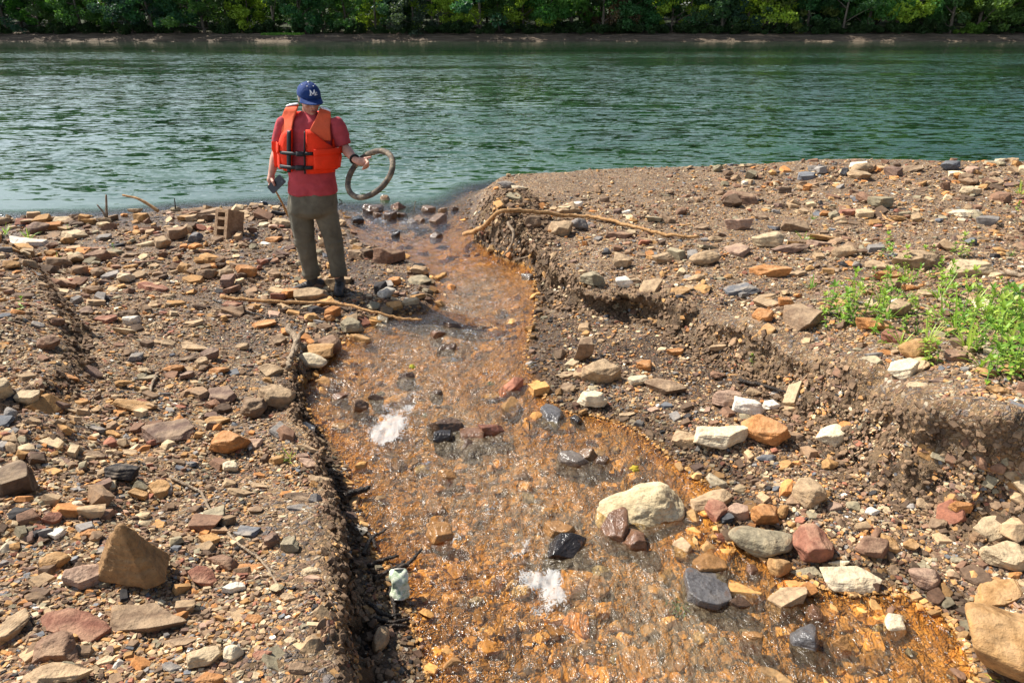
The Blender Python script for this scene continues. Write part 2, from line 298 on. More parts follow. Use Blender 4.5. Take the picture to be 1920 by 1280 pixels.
    gl=m.n('ShaderNodeBsdfGlossy'); gl.inputs[0].default_value=(1,1,1,1); m.put(gl.inputs['Roughness'],m.ramp(deep,[(0,.17),(1,.05)])); m.put(gl.inputs['Normal'],nb)
    s1=m.n('ShaderNodeMixShader'); m.put(s1.inputs[0],fr.outputs[0]); m.put(s1.inputs[1],body2.outputs[0]); m.put(s1.inputs[2],gl.outputs[0])
    fo=m.bsdf((.56,.55,.53),.5,m.bump(m.noise(m.coord('Object'),70,4,.7),.5,.02),.5)
    fm=m.ramp(m.math('ADD',foam_sparkle,m.math('MULTIPLY',m.math('SUBTRACT',m.noise(m.coord('Object',(1,.6,1)),42,6,.74,2.0),.5),3.6)),[(.86,0),(1.8,.52)])
    fm=m.math('MULTIPLY',fm,m.ramp(foam_sparkle,[(.04,0),(.16,1)]))
    s2=m.n('ShaderNodeMixShader'); m.put(s2.inputs[0],fm); m.put(s2.inputs[1],s1.outputs[0]); m.put(s2.inputs[2],fo)
    return m.fin(s2.outputs[0])
MAT_WATER=water_mat()
# ------------------------------------------------ ground sheet
def fan(ys,ncol,wfun):
    u=np.linspace(-1,1,ncol); Y,U=np.meshgrid(ys,u,indexing='ij'); X=U*wfun(Y)
    nr=len(ys); i=np.arange(nr*ncol).reshape(nr,ncol)
    F=np.stack([i[:-1,:-1],i[:-1,1:],i[1:,1:],i[1:,:-1]],-1).reshape(-1,4); return X.ravel(),Y.ravel(),F
LAKE_C=None
def build_ground():
    global CLOD
    ys=np.concatenate([np.linspace(-2.5,.8,30)[:-1],.8+np.cumsum(np.geomspace(.007,.045,720))]); ys=ys[ys<16.5]
    ys=np.concatenate([ys,np.geomspace(ys[-1]*1.02,40,30)])
    X,Y,F=fan(ys,900,lambda y:2.0+.98*np.maximum(y,.3)+.0*y)
    f=fields(X,Y); z=f['z']; P=xyz(X,Y,0); P[:,2]=z
    # cut bank lips lean out over the wash, faces are cloddy
    e=.01
    def grad(poly,mask):
        gx=np.zeros_like(X); gy=np.zeros_like(X); x,y=X[mask],Y[mask]
        a=sdpoly(poly,x+e,y)-sdpoly(poly,x-e,y); b=sdpoly(poly,x,y+e)-sdpoly(poly,x,y-e); n=np.sqrt(a*a+b*b)+1e-6
        gx[mask]=a/n; gy[mask]=b/n; return gx,gy
    for poly,s,t,amt in ((RHI,f['sr'],f['tr'],.13),(LHI,f['sl'],f['tl'],.07)):
        mask=(np.abs(s)<.5)&(Y<(6.9 if poly is RHI else 4.3))&(X>-3)&(z>f['w']+.02)
        gx,gy=grad(poly,mask); k=amt*sm(.45,1,t)*(1-sm(.1,.45,s))*mask*(.6+.8*noise(xyz(X,Y,0),2.3,2,31))
        if poly is RHI: k=k*(1+2.2*np.exp(-((X-.85)**2+(Y-5.25)**2)/.10))
        P[:,0]-=gx*k; P[:,1]-=gy*k
    cliff=np.maximum(np.exp(-((f['sr']-.03)/.16)**2)*(Y<8.6),np.exp(-((f['sl']-.02)/.10)**2)*(Y<4.6)*(X>-3))
    cliff=np.maximum(cliff,.7*np.exp(-((f['sm']-.05)/.09)**2)*(X>-6)*(Y>2.6))
    mound=np.clip(1.5*np.exp(-(((X+.08)/.48)**2+((Y-7.7)/1.35)**2)),0,1); rough=np.clip(cliff+mound+.08,0,1)*(f['sw']<.02)
    for ax in range(3):
        d=noise(P,8,4,40+ax,.62)*.075+noise(P,34,2,50+ax)*.018
        P[:,ax]+=d*rough*(1 if ax==2 else 1.1)
    land=(f['sw']<-.01); P[:,2]+=np.where(land,.006*noise(P,24,2,60),0)
    over=f['z']-f['w']
    wet=np.clip(1-over/.05,0,1)*(1-.4*sm(8,9,Y))
    wet=np.maximum(wet,sm(.0,.5,noise(xyz(X,Y,0),1.6,3,70)+.25)*(1-sm(.02,.22,over)))
    wet=np.where((~f['right'])&(Y<4.2)&(f['sl']<.0),np.maximum(wet,.95),wet)
    lowcl=np.clip(np.exp(-((f['sr']+.02)/.10)**2)*1.1,0,1)*(Y<6.9)*.55; wet=np.maximum(wet,lowcl*(.5+.5*noise(xyz(X,Y,0),4,2,71)+.3))
    wet=np.maximum(wet,mound*(1-sm(.10,.36,over)))
    wet=np.clip(wet,0,1)
    orange=np.where((f['sw']>-.03)&(over<.03),1,0)*(1-sm(8.2,10,Y))*np.clip(.72+.5*noise(xyz(X,Y,0),5,3,80),0,1)
    orange=np.maximum(orange,np.exp(-(f['sw']/.05)**2)*.6*(over<.06)*(1-sm(7.5,8.2,Y)))
    mud=np.clip(np.maximum(cliff*.8,mound)+.25*noise(xyz(X,Y,0),2,3,82),0,1)
    wet=np.where(f['sw']>0,.15+.3*sm(.0,.4,noise(xyz(X,Y,0),7,3,83)),wet)
    # drop faces outside (deep lake)
    cm=np.where((cliff+mound*1.0>.45)&(f['sw']<-.0)&(Y<9.6)&(Y>1.1))[0]; CLOD=P[RNG.choice(cm,30000)]; CLODW=wet
    me=mesh_np('ground',P,F); fattr(me,'wet',wet); fattr(me,'orange',np.clip(orange,0,1)); fattr(me,'mud',mud)
    tag(link('ground',me,MAT_GROUND),kind='structure')
build_ground()
FOAM=[(728,800,.12,.85),(762,782,.12,.7),(700,850,.07,.5),(1015,1105,.09,.8),(1040,1130,.06,.8),(980,1085,.08,.55),(970,775,.09,.6),(945,710,.06,.6),(950,568,.10,.6),(865,592,.06,.3),(935,640,.10,.4),(1060,900,.06,.25),(800,860,.12,.4),(850,1010,.10,.35),(905,925,.1,.3),(700,415,.22,.65),(745,420,.2,.7),(665,410,.15,.6),(780,435,.16,.5),(905,496,.06,.6),(720,820,.1,.7),(700,705,.08,.4),(880,1190,.05,.3),(1235,1200,.06,.25),(1180,1120,.06,.3),(930,1030,.12,.3),(990,870,.1,.3),(1400,1220,.1,.25)]
def build_water():
    ys=np.concatenate([np.linspace(-2.5,.9,40)[:-1],.9+np.cumsum(np.geomspace(.0075,.05,620))]); ys=ys[ys<13.5]; n1=len(ys)
    ys=np.concatenate([ys,np.geomspace(ys[-1]*1.012,150,130)])
    X,Y,F=fan(ys,760,lambda y:np.where(y<3,2.4,2.4+1.15*(y-3)))
    sw=sdpoly(WATER,X,Y); 
    deepf=np.clip(sm(.0,2.2,np.clip(sw-.05,0,None))*sm(8.3,9.6,Y)+sm(12.5,14,Y),0,1); deepf=np.maximum(deepf,sm(9.2,10.6,Y+.35*np.abs(X+2.0)*(X<-2.0)-.2)*sm(.0,.8,sw))
    foam_sparkle=np.zeros_like(X)
    for px,py,r,a in FOAM:
        fx,fy=hitw(px,py); near=(np.abs(X-fx)<r*3.5)&(np.abs(Y-fy)<r*4)
        foam_sparkle[near]+=a*np.exp(-(((X[near]-fx)/r)**2+((Y[near]-fy-r*.5)/(r*2.4))**2))
    xc0=np.interp(Y,XC[:,0],XC[:,1]); rd=1-np.abs(noise(xyz(X,Y,0)*np.array([1,.55,1]),5,3,98))*5; foam_sparkle+=.6*np.clip(rd,0,1)*np.exp(-((X-xc0)/.5)**2)*sm(-.1,.35,noise(xyz(X,Y,0)*np.array([1,.6,1]),1.6,2,99))*(1-sm(6,7.5,Y))  # midstream riffle streaks, white specks painted in as sun sparkles beside the real foam
    foam_sparkle*=np.clip(.75+.9*noise(xyz(X,Y,0),11,3,90),0,1.4)
    st=(1-sm(7.8,8.8,Y)); p=xyz(X,Y,0); pw=p.copy(); pw[:,0]*=1.3; pw[:,1]*=.8
    edge=sm(0,.15,sw)
    z=wz(Y)+st*(.2+.8*edge)*(.015*noise(pw,6,3,91)+.009*noise(pw,20,2,92))+.016*np.clip(foam_sparkle,0,1)*(.5+noise(p,24,3,93))
    lake=sm(8.5,11,Y); z=z+lake*edge*(1-sm(60,80,Y))*.012*noise(p*np.array([.8,2.2,1]),1.2,3,94)
    xc=np.interp(Y,XC[:,0],XC[:,1]); 
    murk_sheen=np.clip(.17*np.exp(-((X-xc+.05)/.36)**2)+.08*noise(p*np.array([1.6,.7,1]),2,3,95)+.12,0,.42)*edge  # turbid water, its denser midstream film also paints in a soft surface sheen
    murk_sheen*=1-sm(6.2,7.4,Y); fast=np.clip(.30+.55*np.exp(-((X-xc)/.5)**2)+.7*foam_sparkle+.7*noise(p*np.array([1.3,.8,1]),2.2,3,97),.12,1.2)*edge; fast*=np.where(X>xc+.55*np.clip(3.2-Y,0,1)+.28,.45,1)
    calm=sm(60,78,Y-.12*np.abs(X)+6*noise(p*np.array([.3,1,1]),.05,2,96))*.93; calm=np.maximum(calm,(1-sm(.3,3.0,sw))*.55)
    keep=(sw>-.12); kf=keep[F].any(1); F=F[kf]
    rows=F//760; near=(rows.max(1)<n1)&(Y[F[:,0]]<8.6)
    for nm,mk in (('stream_water',near),('river_water',~near)):
        f=F[mk]; ids,inv=np.unique(f,return_inverse=True); me=mesh_np(nm,np.stack([X,Y,z],-1)[ids],inv.reshape(f.shape))
        fattr(me,'deep',deepf[ids]); fattr(me,'foam_sparkle',foam_sparkle[ids]); fattr(me,'murk_sheen',murk_sheen[ids]); fattr(me,'calm',calm[ids]); fattr(me,'fast',fast[ids])
        tag(link(nm,me,MAT_WATER),kind='structure')
build_water()
# ------------------------------------------------ stones
def ico(l):
    bm=bmesh.new(); bmesh.ops.create_icosphere(bm,subdivisions=l,radius=1); V=np.array([v.co[:] for v in bm.verts]); F=np.array([[v.index for v in f.verts] for f in bm.faces]); bm.free(); return V/np.linalg.norm(V,axis=1,keepdims=True),F
ICO={l:ico(l) for l in (1,2,3,4,5,6)}
def rock_shape(seed,kind,lvl):
    r=np.random.default_rng(seed); V,F=ICO[lvl]; N=[]; D=[]
    def pl(n,d): n=np.array(n,float); N.append(n/np.linalg.norm(n)); D.append(d)
    if kind=='boulder':
        for _ in range(22): v=r.normal(size=3); pl(v,r.uniform(.86,1.02))
        k=9
    elif kind=='pebble':
        for _ in range(10): v=r.normal(size=3); pl(v,r.uniform(.72,1)); 
        k=12
    elif kind=='peak':
        pl((0,0,-1),.5); ap=np.array([-.28,.05,1.05])
        for a,t,d in ((.3,.62,.60),(1.5,.6,.6),(2.6,.75,.60),(3.7,.5,.60),(4.6,.42,.60),(5.6,.7,.62)): n_=np.array([math.cos(a),math.sin(a),t*.85]); n_/=np.linalg.norm(n_); pl(n_,float(n_@ap)*(1.0 if t<.7 else .95)); pl((math.cos(a+.4),math.sin(a+.4),.12),.78)
        for _ in range(2): v=r.normal(size=3); v[2]=abs(v[2])*.3; pl(v,.7)
        k=60
    else:
        slab=kind=='slab'; n=r.integers(4,7); a0=r.uniform(0,6.28); tz=.16 if slab else .3; n=int(n)
        for i in range(n): a=a0+i*6.283/n+r.uniform(-.28,.28); pl((math.cos(a),math.sin(a),r.uniform(-.28,.28)),r.uniform(.70,.95))
        pl((r.normal()*tz*.7,r.normal()*tz*.7,1),r.uniform(.72,.9)); pl((r.normal()*tz,r.normal()*tz,-1),.8)
        for _ in range(4 if slab else 9): v=r.normal(size=3); pl(v,r.uniform(.72,.95))
        k=70 if slab else 60
    N=np.array(N); D=np.array(D); q=np.clip(V@N.T/D,1e-3,None); rad=1/(np.sum(q**k,1)**(1/k)); P=V*rad[:,None]
    return P,F
def finish_rock(P,F,dim,seed,rough=1.0):
    P=P/np.abs(P).max(0)*np.array(dim)/2; s=float(np.mean(dim)); off=seed*3.71
    q=P+off; n=P/ (np.linalg.norm(P/(np.array(dim)/2),axis=1,keepdims=True)*np.array(dim)/2+1e-9); n/=np.linalg.norm(n,axis=1,keepdims=True)+1e-9
    d=noise(q,2.2/s,2,1)*.055*s+noise(q,7/s,3,2,.6)*.022*s
    strat=noise(q*np.array([.35,.35,3.2]),6/s,2,3)*.016*s
    P=P+n*((d+strat)*rough)[:,None]; return P
def hull_proto(seed,kind,bev=0):
    r=np.random.default_rng(seed); bm=bmesh.new(); pts=[]
    if kind=='slab':
        n=int(r.integers(4,8)); a0=r.uniform(0,6.28); tx,ty=r.normal(0,.12,2)
        for i in range(n):
            a=a0+i*6.283/n+r.uniform(-.3,.3); R=r.uniform(.7,1); x,y=R*math.cos(a),R*math.sin(a); q=r.uniform(.72,1.0)
            pts+= [(x,y,-.8+r.uniform(-.2,.2)),(x*q,y*q,.8+tx*x+ty*y)]
    elif kind=='block':
        for sx in (-1,1):
            for sy in (-1,1):
                for sz in (-1,1): pts.append((sx*r.uniform(.45,1),sy*r.uniform(.45,1),sz*r.uniform(.5,1)))
        for _ in range(3): v=r.normal(size=3); pts.append(tuple(v/np.linalg.norm(v)))
    else:
        for _ in range(16): v=r.normal(size=3); pts.append(tuple(v/np.linalg.norm(v)*r.uniform(.85,1)))
    vs=[bm.verts.new(p) for p in pts]; bmesh.ops.convex_hull(bm,input=vs)
    lo=[v for v in bm.verts if not v.link_faces]; bmesh.ops.delete(bm,geom=lo,context='VERTS')
    if bev:
        bmesh.ops.dissolve_limit(bm,angle_limit=.12,verts=bm.verts[:],edges=bm.edges[:])
        bmesh.ops.bevel(bm,geom=bm.edges[:],offset=bev,segments=2,profile=.5,affect='EDGES',clamp_overlap=True)
        bmesh.ops.triangulate(bm,faces=bm.faces[:])
        if bev>.05: bmesh.ops.subdivide_edges(bm,edges=[e for e in bm.edges if e.calc_length()>.45],cuts=2,use_grid_fill=True); bmesh.ops.triangulate(bm,faces=bm.faces[:])
    bmesh.ops.triangulate(bm,faces=bm.faces[:]); bm.normal_update()
    V=np.array([v.co[:] for v in bm.verts]); F=np.array([[v.index for v in f.verts] for f in bm.faces])
    bm.verts.index_update(); F=np.array([[v.index for v in f.verts] for f in bm.faces]); bm.free()
    return V/np.abs(V).max(0),F
ROCKC={'soil':(.19,.125,.075),'soil2':(.13,.085,.052),'tan':(.36,.25,.145),'ltan':(.47,.36,.22),'cream':(.60,.50,.34),'ochre':(.38,.215,.085),'orange':(.42,.19,.065),'red':(.25,.105,.065),'rb':(.21,.12,.075),'brown':(.22,.145,.088),'dbrown':(.12,.078,.05),'purple':(.18,.115,.085),'grey':(.22,.20,.18),'slate':(.135,.14,.15),'black':(.035,.032,.032),'olive':(.27,.23,.15),'white':(.66,.60,.50),'pink':(.36,.235,.165)}
CWORD={'tan':'tan','ltan':'pale tan','cream':'cream','ochre':'ochre','orange':'orange-tan','red':'reddish','rb':'red-brown','brown':'brown','dbrown':'dark brown','purple':'purple-brown','grey':'grey','slate':'slate-grey','black':'black','olive':'olive-grey','white':'whitish','pink':'pinkish tan'}
# ------------------------------------------------ stones read off the photograph: box, kind, colour, optional own label
ROCKS='''195 965 345 1122 p ochre|big pointed ochre rock standing upright on the left gravel bank
195 1122 348 1205 s brown|broad flat brown slab lying just in front of the pointed ochre rock
75 1142 218 1205 s red|flat reddish slab left of the broad brown slab
60 1168 165 1252 b rb|thick red-brown block at the lower left overlapping the reddish slab
0 1138 45 1222 s tan|flat tan slab cut by the left edge of the photo near the bottom
45 1228 172 1300 s tan|tan slab at the very bottom left below the red-brown block
120 1055 195 1110 b pink
70 1023 135 1075 o ochre
353 1063 410 1103 b red|small red block right of the pointed ochre rock
385 1033 452 1073 b rb
423 1053 497 1080 s orange|orange-tan slab lying under the thin bare twig
350 1205 415 1260 b ltan
365 1260 420 1290 b orange
418 1200 455 1245 o cream|smooth cream egg-shaped pebble near the bottom left
305 1185 368 1222 s brown
-30 850 72 955 b dbrown|large dark brown rock at the left edge of the photo
195 863 258 908 b black|dark charcoal-coloured rock on the left gravel
272 783 362 835 s purple|large purple-brown slab on the left gravel bank
392 798 465 858 b orange|upright orange-tan block with a flat top on the left bank
147 838 208 868 s brown
283 892 325 938 s ochre
245 912 283 940 s ochre
132 935 158 960 o cream
85 958 120 985 b red
416 858 450 888 o cream
215 745 290 778 s ochre
385 722 445 757 s purple
488 715 555 768 b tan|pointed grey-tan block on the left bank above the stream bend
455 735 505 792 b brown
380 775 430 802 s ochre
37 725 80 762 b ltan
-10 700 20 757 b ltan
535 918 603 948 s dbrown|dark brown slab at the edge of the left cut bank
540 943 592 962 s grey
562 855 602 882 s pink
555 830 608 860 s tan
580 890 622 920 b tan
588 960 632 987 b grey
605 972 650 1018 b ltan
525 1005 565 1042 b olive
493 993 525 1030 b purple
443 980 490 1012 s slate
376 945 430 987 s olive
557 785 592 825 b white|whitish grey stone at the lip of the left bank
420 1085 462 1117 b white
700 1170 732 1232 o tan|oblong pale stone lying in the shade between bank and stream
572 635 628 682 b ochre|split ochre rock resting on a cream boulder by the stream
555 655 616 694 o cream|rounded cream boulder on the left edge of the stream
600 618 643 665 o rb|brown boulder behind the cream boulder on the stream edge
653 623 703 650 b ochre|brick-shaped ochre stone standing at the water's edge
556 533 618 572 b tan|squared tan rock directly in front of the man's feet
522 533 566 562 b orange|orange rock in front of the man's right shoe
608 587 628 606 b orange|bright orange stone fragment under the long stick
638 594 682 627 b olive
700 590 733 612 s olive 1
800 613 833 633 b rb 1|red-brown block sitting in the stream below the stick's end
765 513 812 535 s olive|grey-green slab at the stream edge right of the man
702 460 757 496 b rb|rust-coloured crumbling chunk at the stream edge
728 518 755 536 b orange
675 463 703 485 b dbrown
645 455 700 490 s brown
735 452 758 474 b ochre
770 493 797 504 s dbrown 1
160 466 216 494 b rb|large red-brown boulder on the upper left bank
120 428 168 450 s ltan
50 415 94 442 o purple|rounded purple boulder by the lake on the far left
37 405 75 425 s tan
115 440 143 460 b ochre
290 440 320 468 b tan
335 420 365 440 b tan
355 433 382 456 b slate
260 528 313 548 s red|flat red-brown slab in the middle of the left bank
372 503 410 524 o brown|smooth rounded brown cobble left of the man
410 495 440 525 b tan
440 495 487 520 b orange
330 490 365 512 b ochre
483 483 508 500 b red
170 500 198 520 b brown
180 587 222 608 s red
218 610 258 631 b ltan
225 577 265 602 b dbrown
235 590 262 611 b white
28 563 57 577 s red|brick-red flat stone on the left mound
75 625 111 657 b rb
295 632 335 655 s tan
340 640 392 661 s tan
375 652 415 680 b purple
368 665 395 692 b tan
325 663 372 681 s dbrown
310 680 345 702 b orange
335 690 365 714 b purple
390 683 430 705 s orange
243 655 272 681 s grey
478 677 534 709 s tan
465 597 527 616 s orange
410 580 445 597 s pink
510 407 548 427 b ltan
113 698 153 714 s orange
420 560 455 580 s red
180 405 215 420 s tan
335 400 368 416 s ochre
372 388 415 408 s brown
238 388 270 402 b tan
205 392 235 404 s brown
100 405 140 418 s ltan
440 395 470 408 s tan
545 430 572 446 b rb
500 440 530 455 s orange
230 470 262 486 s brown
300 548 330 562 s tan
150 575 176 592 s purple
10 760 34 790 o grey
60 600 84 618 s grey
120 760 158 778 s tan
262 700 300 716 s olive
440 640 470 658 b tan
505 625 540 650 s brown
165 795 200 812 s grey
225 838 262 856 s tan
460 820 492 840 s pink
505 850 535 872 b ochre
470 900 505 920 s tan
380 905 408 922 o brown
340 860 372 878 s slate
30 1000 66 1022 s tan
150 990 184 1012 b orange
180 1020 205 1040 s grey
390 1130 425 1152 s tan
460 1150 495 1172 b orange
520 1110 556 1130 b tan
560 1060 600 1084 b ltan
300 1240 340 1262 b grey
470 1215 510 1240 b red
530 1190 560 1210 o ltan
180 1230 215 1250 b ltan
540 1240 590 1270 b brown
800 775 872 812 b dbrown 1|dark brown angular block in the middle of the stream
808 800 856 830 b black 1|rough black lump in the middle of the stream
893 788 945 818 b red 1|wet red slab on the right of the midstream rock cluster
860 798 908 829 s rb 1|wet red-brown slab in the midstream rock cluster
857 824 892 843 s dbrown 1
742 690 782 712 b dbrown 1|small dark brown wedge in the upper stream
658 740 693 770 b brown 1
690 733 720 752 b dbrown 1
618 734 652 750 s rb 1
818 640 856 658 b dbrown 1
828 598 868 616 s dbrown 1
805 725 832 743 o dbrown 1
1010 998 1104 1048 b black 1|glossy black wet rock in the lower stream
1012 972 1086 1012 b ochre 1|orange-brown rock behind the glossy black rock
1124 952 1187 1022 b rb 1|wet rust-brown rock left of the cream boulder
1162 983 1216 1030 b rb 1
798 978 852 1020 b ochre 1|small ochre pyramid-shaped rock breaking the stream surface
815 872 862 896 o ochre 1
1008 757 1062 800 s slate 1|slate-blue slab at the right edge of the stream
1068 766 1093 795 b black 1
1042 841 1104 874 b grey 1|grey pointed stone in the shallow orange water
1084 834 1122 864 b brown 1
1108 848 1150 873 b dbrown 1
1650 1143 1696 1197 o cream|smooth cream rock standing alone in the orange shallows
1483 1163 1537 1222 b slate 1|dark slate-grey wet rock in the lower right shallows
1275 1068 1368 1138 s slate 1|dark shiny slate slab at the lower right stream edge
1367 978 1483 1050 o olive|olive-tan boulder right of the big cream boulder
1487 981 1552 1058 b red|dark red boulder on the right bank
1425 1093 1514 1157 b tan|tan and brown slab standing at the edge of the orange water
1430 1038 1478 1086 o ochre
1536 1058 1644 1108 b cream|cream block at the edge of the orange shallows
1554 1046 1592 1064 o cream
1480 1062 1542 1084 s olive
1298 1030 1366 1078 b ochre 1
1355 1108 1408 1137 b dbrown 1
1400 936 1462 987 b orange|squared orange-tan block above the olive boulder
1283 916 1376 962 b tan|tan rock right behind the big cream boulder
1322 932 1362 982 b red
1362 940 1402 978 b pink
1258 1003 1296 1056 b tan
1702 1056 1762 1108 o pink|rounded pinkish-brown stone on the right sand
1602 1003 1664 1050 b rb
1648 998 1686 1036 s ochre
1690 1006 1724 1034 b ochre
1822 966 1914 1012 b ltan|pale tan rock near the right edge, upper of two
1840 1013 1936 1074 b ltan|pale tan rock near the right edge, lower of two
1812 1088 1924 1134 s ochre|long flat ochre slab at the lower right
1805 1128 2010 1310 o ochre|huge rough ochre boulder in the bottom right corner
1738 968 1777 997 b brown
1783 933 1822 959 b orange
1486 888 1547 962 b tan|tall tilted tan slab on the right sand
1298 783 1404 850 b cream|angular cream block with a flat top on the right bank
1385 770 1478 840 b orange|large orange-tan rock beside the angular cream block
1370 740 1432 780 b white
1331 721 1396 770 b pink|pinkish tan rock behind the whitish stained stone
1393 726 1429 746 o tan
1428 747 1460 773 b white
1528 788 1590 840 b cream|cream-tan block alone on the sand below the cut bank
1418 848 1456 866 o slate
1253 805 1304 840 b tan
1074 613 1123 682 t brown|upright brown block standing on end below the dark hollow
1086 666 1167 724 b tan|big tan block just below the upright brown block
1082 720 1142 770 b cream|pale cream wedge at the right edge of the stream
1208 703 1287 744 s brown|flat grey-brown slab right of the big tan block
1177 698 1216 726 b cream
1193 673 1223 697 b orange
1058 672 1090 690 s ltan
1040 695 1078 712 s tan
1048 715 1075 738 s brown
1682 628 1752 677 o ochre|oblong ochre boulder in the weeds on the right bank
1663 673 1720 712 b cream|bright cream block under the oblong ochre boulder
1650 608 1683 652 b red|dark red brick-like stone on edge among the weeds
1603 588 1662 622 b orange
1653 560 1712 597 o tan|round tan boulder in the middle of the weed patch
1633 503 1692 529 b orange
1623 490 1682 509 s tan
1673 466 1768 507 b tan|long brown-tan rock at the top of the weed patch
1773 480 1852 527 b ltan|blocky pale tan slab right of the long rock in the weeds
1463 562 1542 622 s brown|grey-brown slab leaning on the lip of the right cut bank
1457 553 1487 579 b orange
1413 551 1462 582 s tan
1410 577 1448 608 b orange
1408 604 1462 642 b ochre
1405 490 1478 520 b orange|brick-shaped orange-tan stone on the right bank
1410 433 1472 466 b ltan|pale cuboid stone on the right bank
1448 453 1514 476 b purple|purple-brown brick-shaped stone beside the pale cuboid
1360 458 1410 482 s pink
1346 353 1414 384 b rb|large dark-sided brown rock on the right shelf
1356 408 1408 433 b pink
1558 458 1604 483 o tan
1510 436 1580 456 s ochre
1512 447 1553 465 s pink
1460 410 1512 436 b brown
1570 391 1612 406 b red
1594 364 1629 378 s slate
1588 354 1620 370 b rb
1780 392 1827 407 s cream
1798 349 1839 368 b ltan
1596 304 1637 326 o tan|rounded tan rock on the skyline of the right shelf
1515 308 1550 326 b grey
1583 316 1628 339 s tan
1653 310 1682 328 b tan
1683 311 1732 324 s brown
1793 323 1822 342 b brown
1843 334 1882 353 b tan
1908 308 1930 328 b ltan
1088 500 1130 541 b olive|olive-grey squared rock near the top of the cut bank
1028 413 1073 444 b tan|tan angular rock beside the fallen branch
1067 404 1103 434 o grey|grey rock touching the fallen branch
1136 431 1192 448 b rb|dark brick half buried behind the fallen branch
1044 381 1090 404 b tan
1068 377 1093 391 b white
984 402 1019 429 o brown
934 339 970 354 o grey|grey cobble on the tip of the right bank
958 347 995 356 s cream
1148 472 1184 506 b tan
1154 514 1183 541 b white|small white pointed stone on the right cut bank
1223 472 1263 496 b tan
1293 464 1347 502 o tan
1193 527 1247 554 s tan
1253 534 1292 556 s ochre
1348 530 1422 556 s slate|flat grey slab half buried in the right bank
1263 387 1292 403 o rb
1208 402 1247 419 s olive
1326 440 1360 454 b tan
1380 352 1400 366 b tan
1440 420 1462 434 s slate
1410 400 1440 412 s brown
1495 390 1520 402 s tan
1300 420 1330 432 s brown
1535 395 1560 406 b orange
1480 505 1510 520 s tan
1545 500 1575 514 s brown
1610 540 1640 556 b ochre
1720 540 1750 560 s tan
1750 610 1790 630 b ochre
1560 560 1596 580 s ochre
1690 530 1722 546 b orange
1770 650 1808 682 b rb
1870 620 1910 650 b tan
1620 560 1650 578 s ltan
1740 705 1780 722 s purple
1700 716 1735 736 b ltan
1850 720 1890 742 b ochre
1160 770 1190 782 s tan
1210 760 1240 775 s pink
1215 590 1250 604 b ochre
1170 520 1200 532 b tan
1330 640 1362 658 b tan
1250 650 1282 668 b orange
1450 900 1490 918 s tan
1610 870 1645 886 b brown
1700 870 1730 890 s tan
1550 940 1580 960 b pink
1620 950 1650 968 b white
1600 1105 1630 1120 b rb 1
1560 1085 1600 1100 b brown 1
1400 1055 1425 1075 b rb 1
1340 1000 1372 1020 b red 1
1720 930 1750 950 s tan
1780 1040 1810 1060 b olive
1660 1060 1690 1078 s brown
1510 1135 1545 1160 b rb 1
1560 1190 1600 1215 b ochre 1
1390 1180 1430 1205 b ochre 1
658 399 684 419 b black 1|black wet rock in the mouth of the stream
682 377 719 399 b dbrown 1
733 374 762 392 b rb 1
768 399 802 417 s brown 1
790 379 817 397 b brown 1
804 399 837 419 s brown 1
720 392 744 412 b dbrown 1
845 386 860 394 b dbrown 1
713 363 731 376 o tan 1|small tan stone alone in the lake shallows
730 431 752 444 o black 1
806 432 830 446 b dbrown 1
745 395 765 406 b brown 1
760 408 785 420 s grey 1
820 385 840 398 b tan 1
700 395 716 405 b brown 1
18 440 92 468 s white|pale bluish-white flat stone by the grass blades on the far left
485 374 504 387 o black 1|dark mossy lump at the waterline left of the man
978 505 1003 523 b grey 1|grey stone at the foot of the dark mud bank'''
KIND={'s':('slab',.24,'slab'),'b':('block',.62,'angular rock'),'o':('boulder',.72,'rounded stone'),'p':('peak',1.15,'rock'),'t':('block',1.7,'rock')}
LAND=[(270,1060,'the pointed ochre rock'),(315,808,'the big purple slab'),(420,420,'the concrete block'),(600,500,"the man's shoes"),(600,660,'the cream boulder by the stream'),(188,480,'the big red-brown boulder'),(287,538,'the flat red slab'),(838,805,'the midstream rock cluster'),(1057,1023,'the glossy black wet rock'),(1228,960,'the big cream boulder'),(1350,815,'the angular cream block'),(1670,1170,'the cream rock in the shallows'),(1430,1010,'the olive-tan boulder'),(1900,1220,'the huge corner boulder'),(1100,650,'the upright brown block'),(1520,925,'the tall tilted slab'),(1717,652,'the oblong ochre boulder'),(1720,487,'the long rock above the weeds'),(1440,505,'the brick-shaped orange stone'),(1380,368,'the large dark-sided brown rock'),(1500,592,'the leaning grey-brown slab'),(1616,315,'the rounded skyline rock'),(1050,428,'the tan rock by the branch'),(670,408,'the black rock in the stream mouth'),(428,828,'the upright orange-tan block'),(225,885,'the charcoal-coloured rock'),(35,900,'the dark rock at the left edge'),(70,430,'the purple lakeside boulder'),(1730,1082,'the rounded pinkish stone'),(729,478,'the rust-coloured chunk'),(568,930,'the dark slab on the lip'),(1870,990,'the two pale rocks at right'),(270,1165,'the broad brown slab'),(110,590,'the left mound crest')]
used_labels={}; HEROBOX=[]
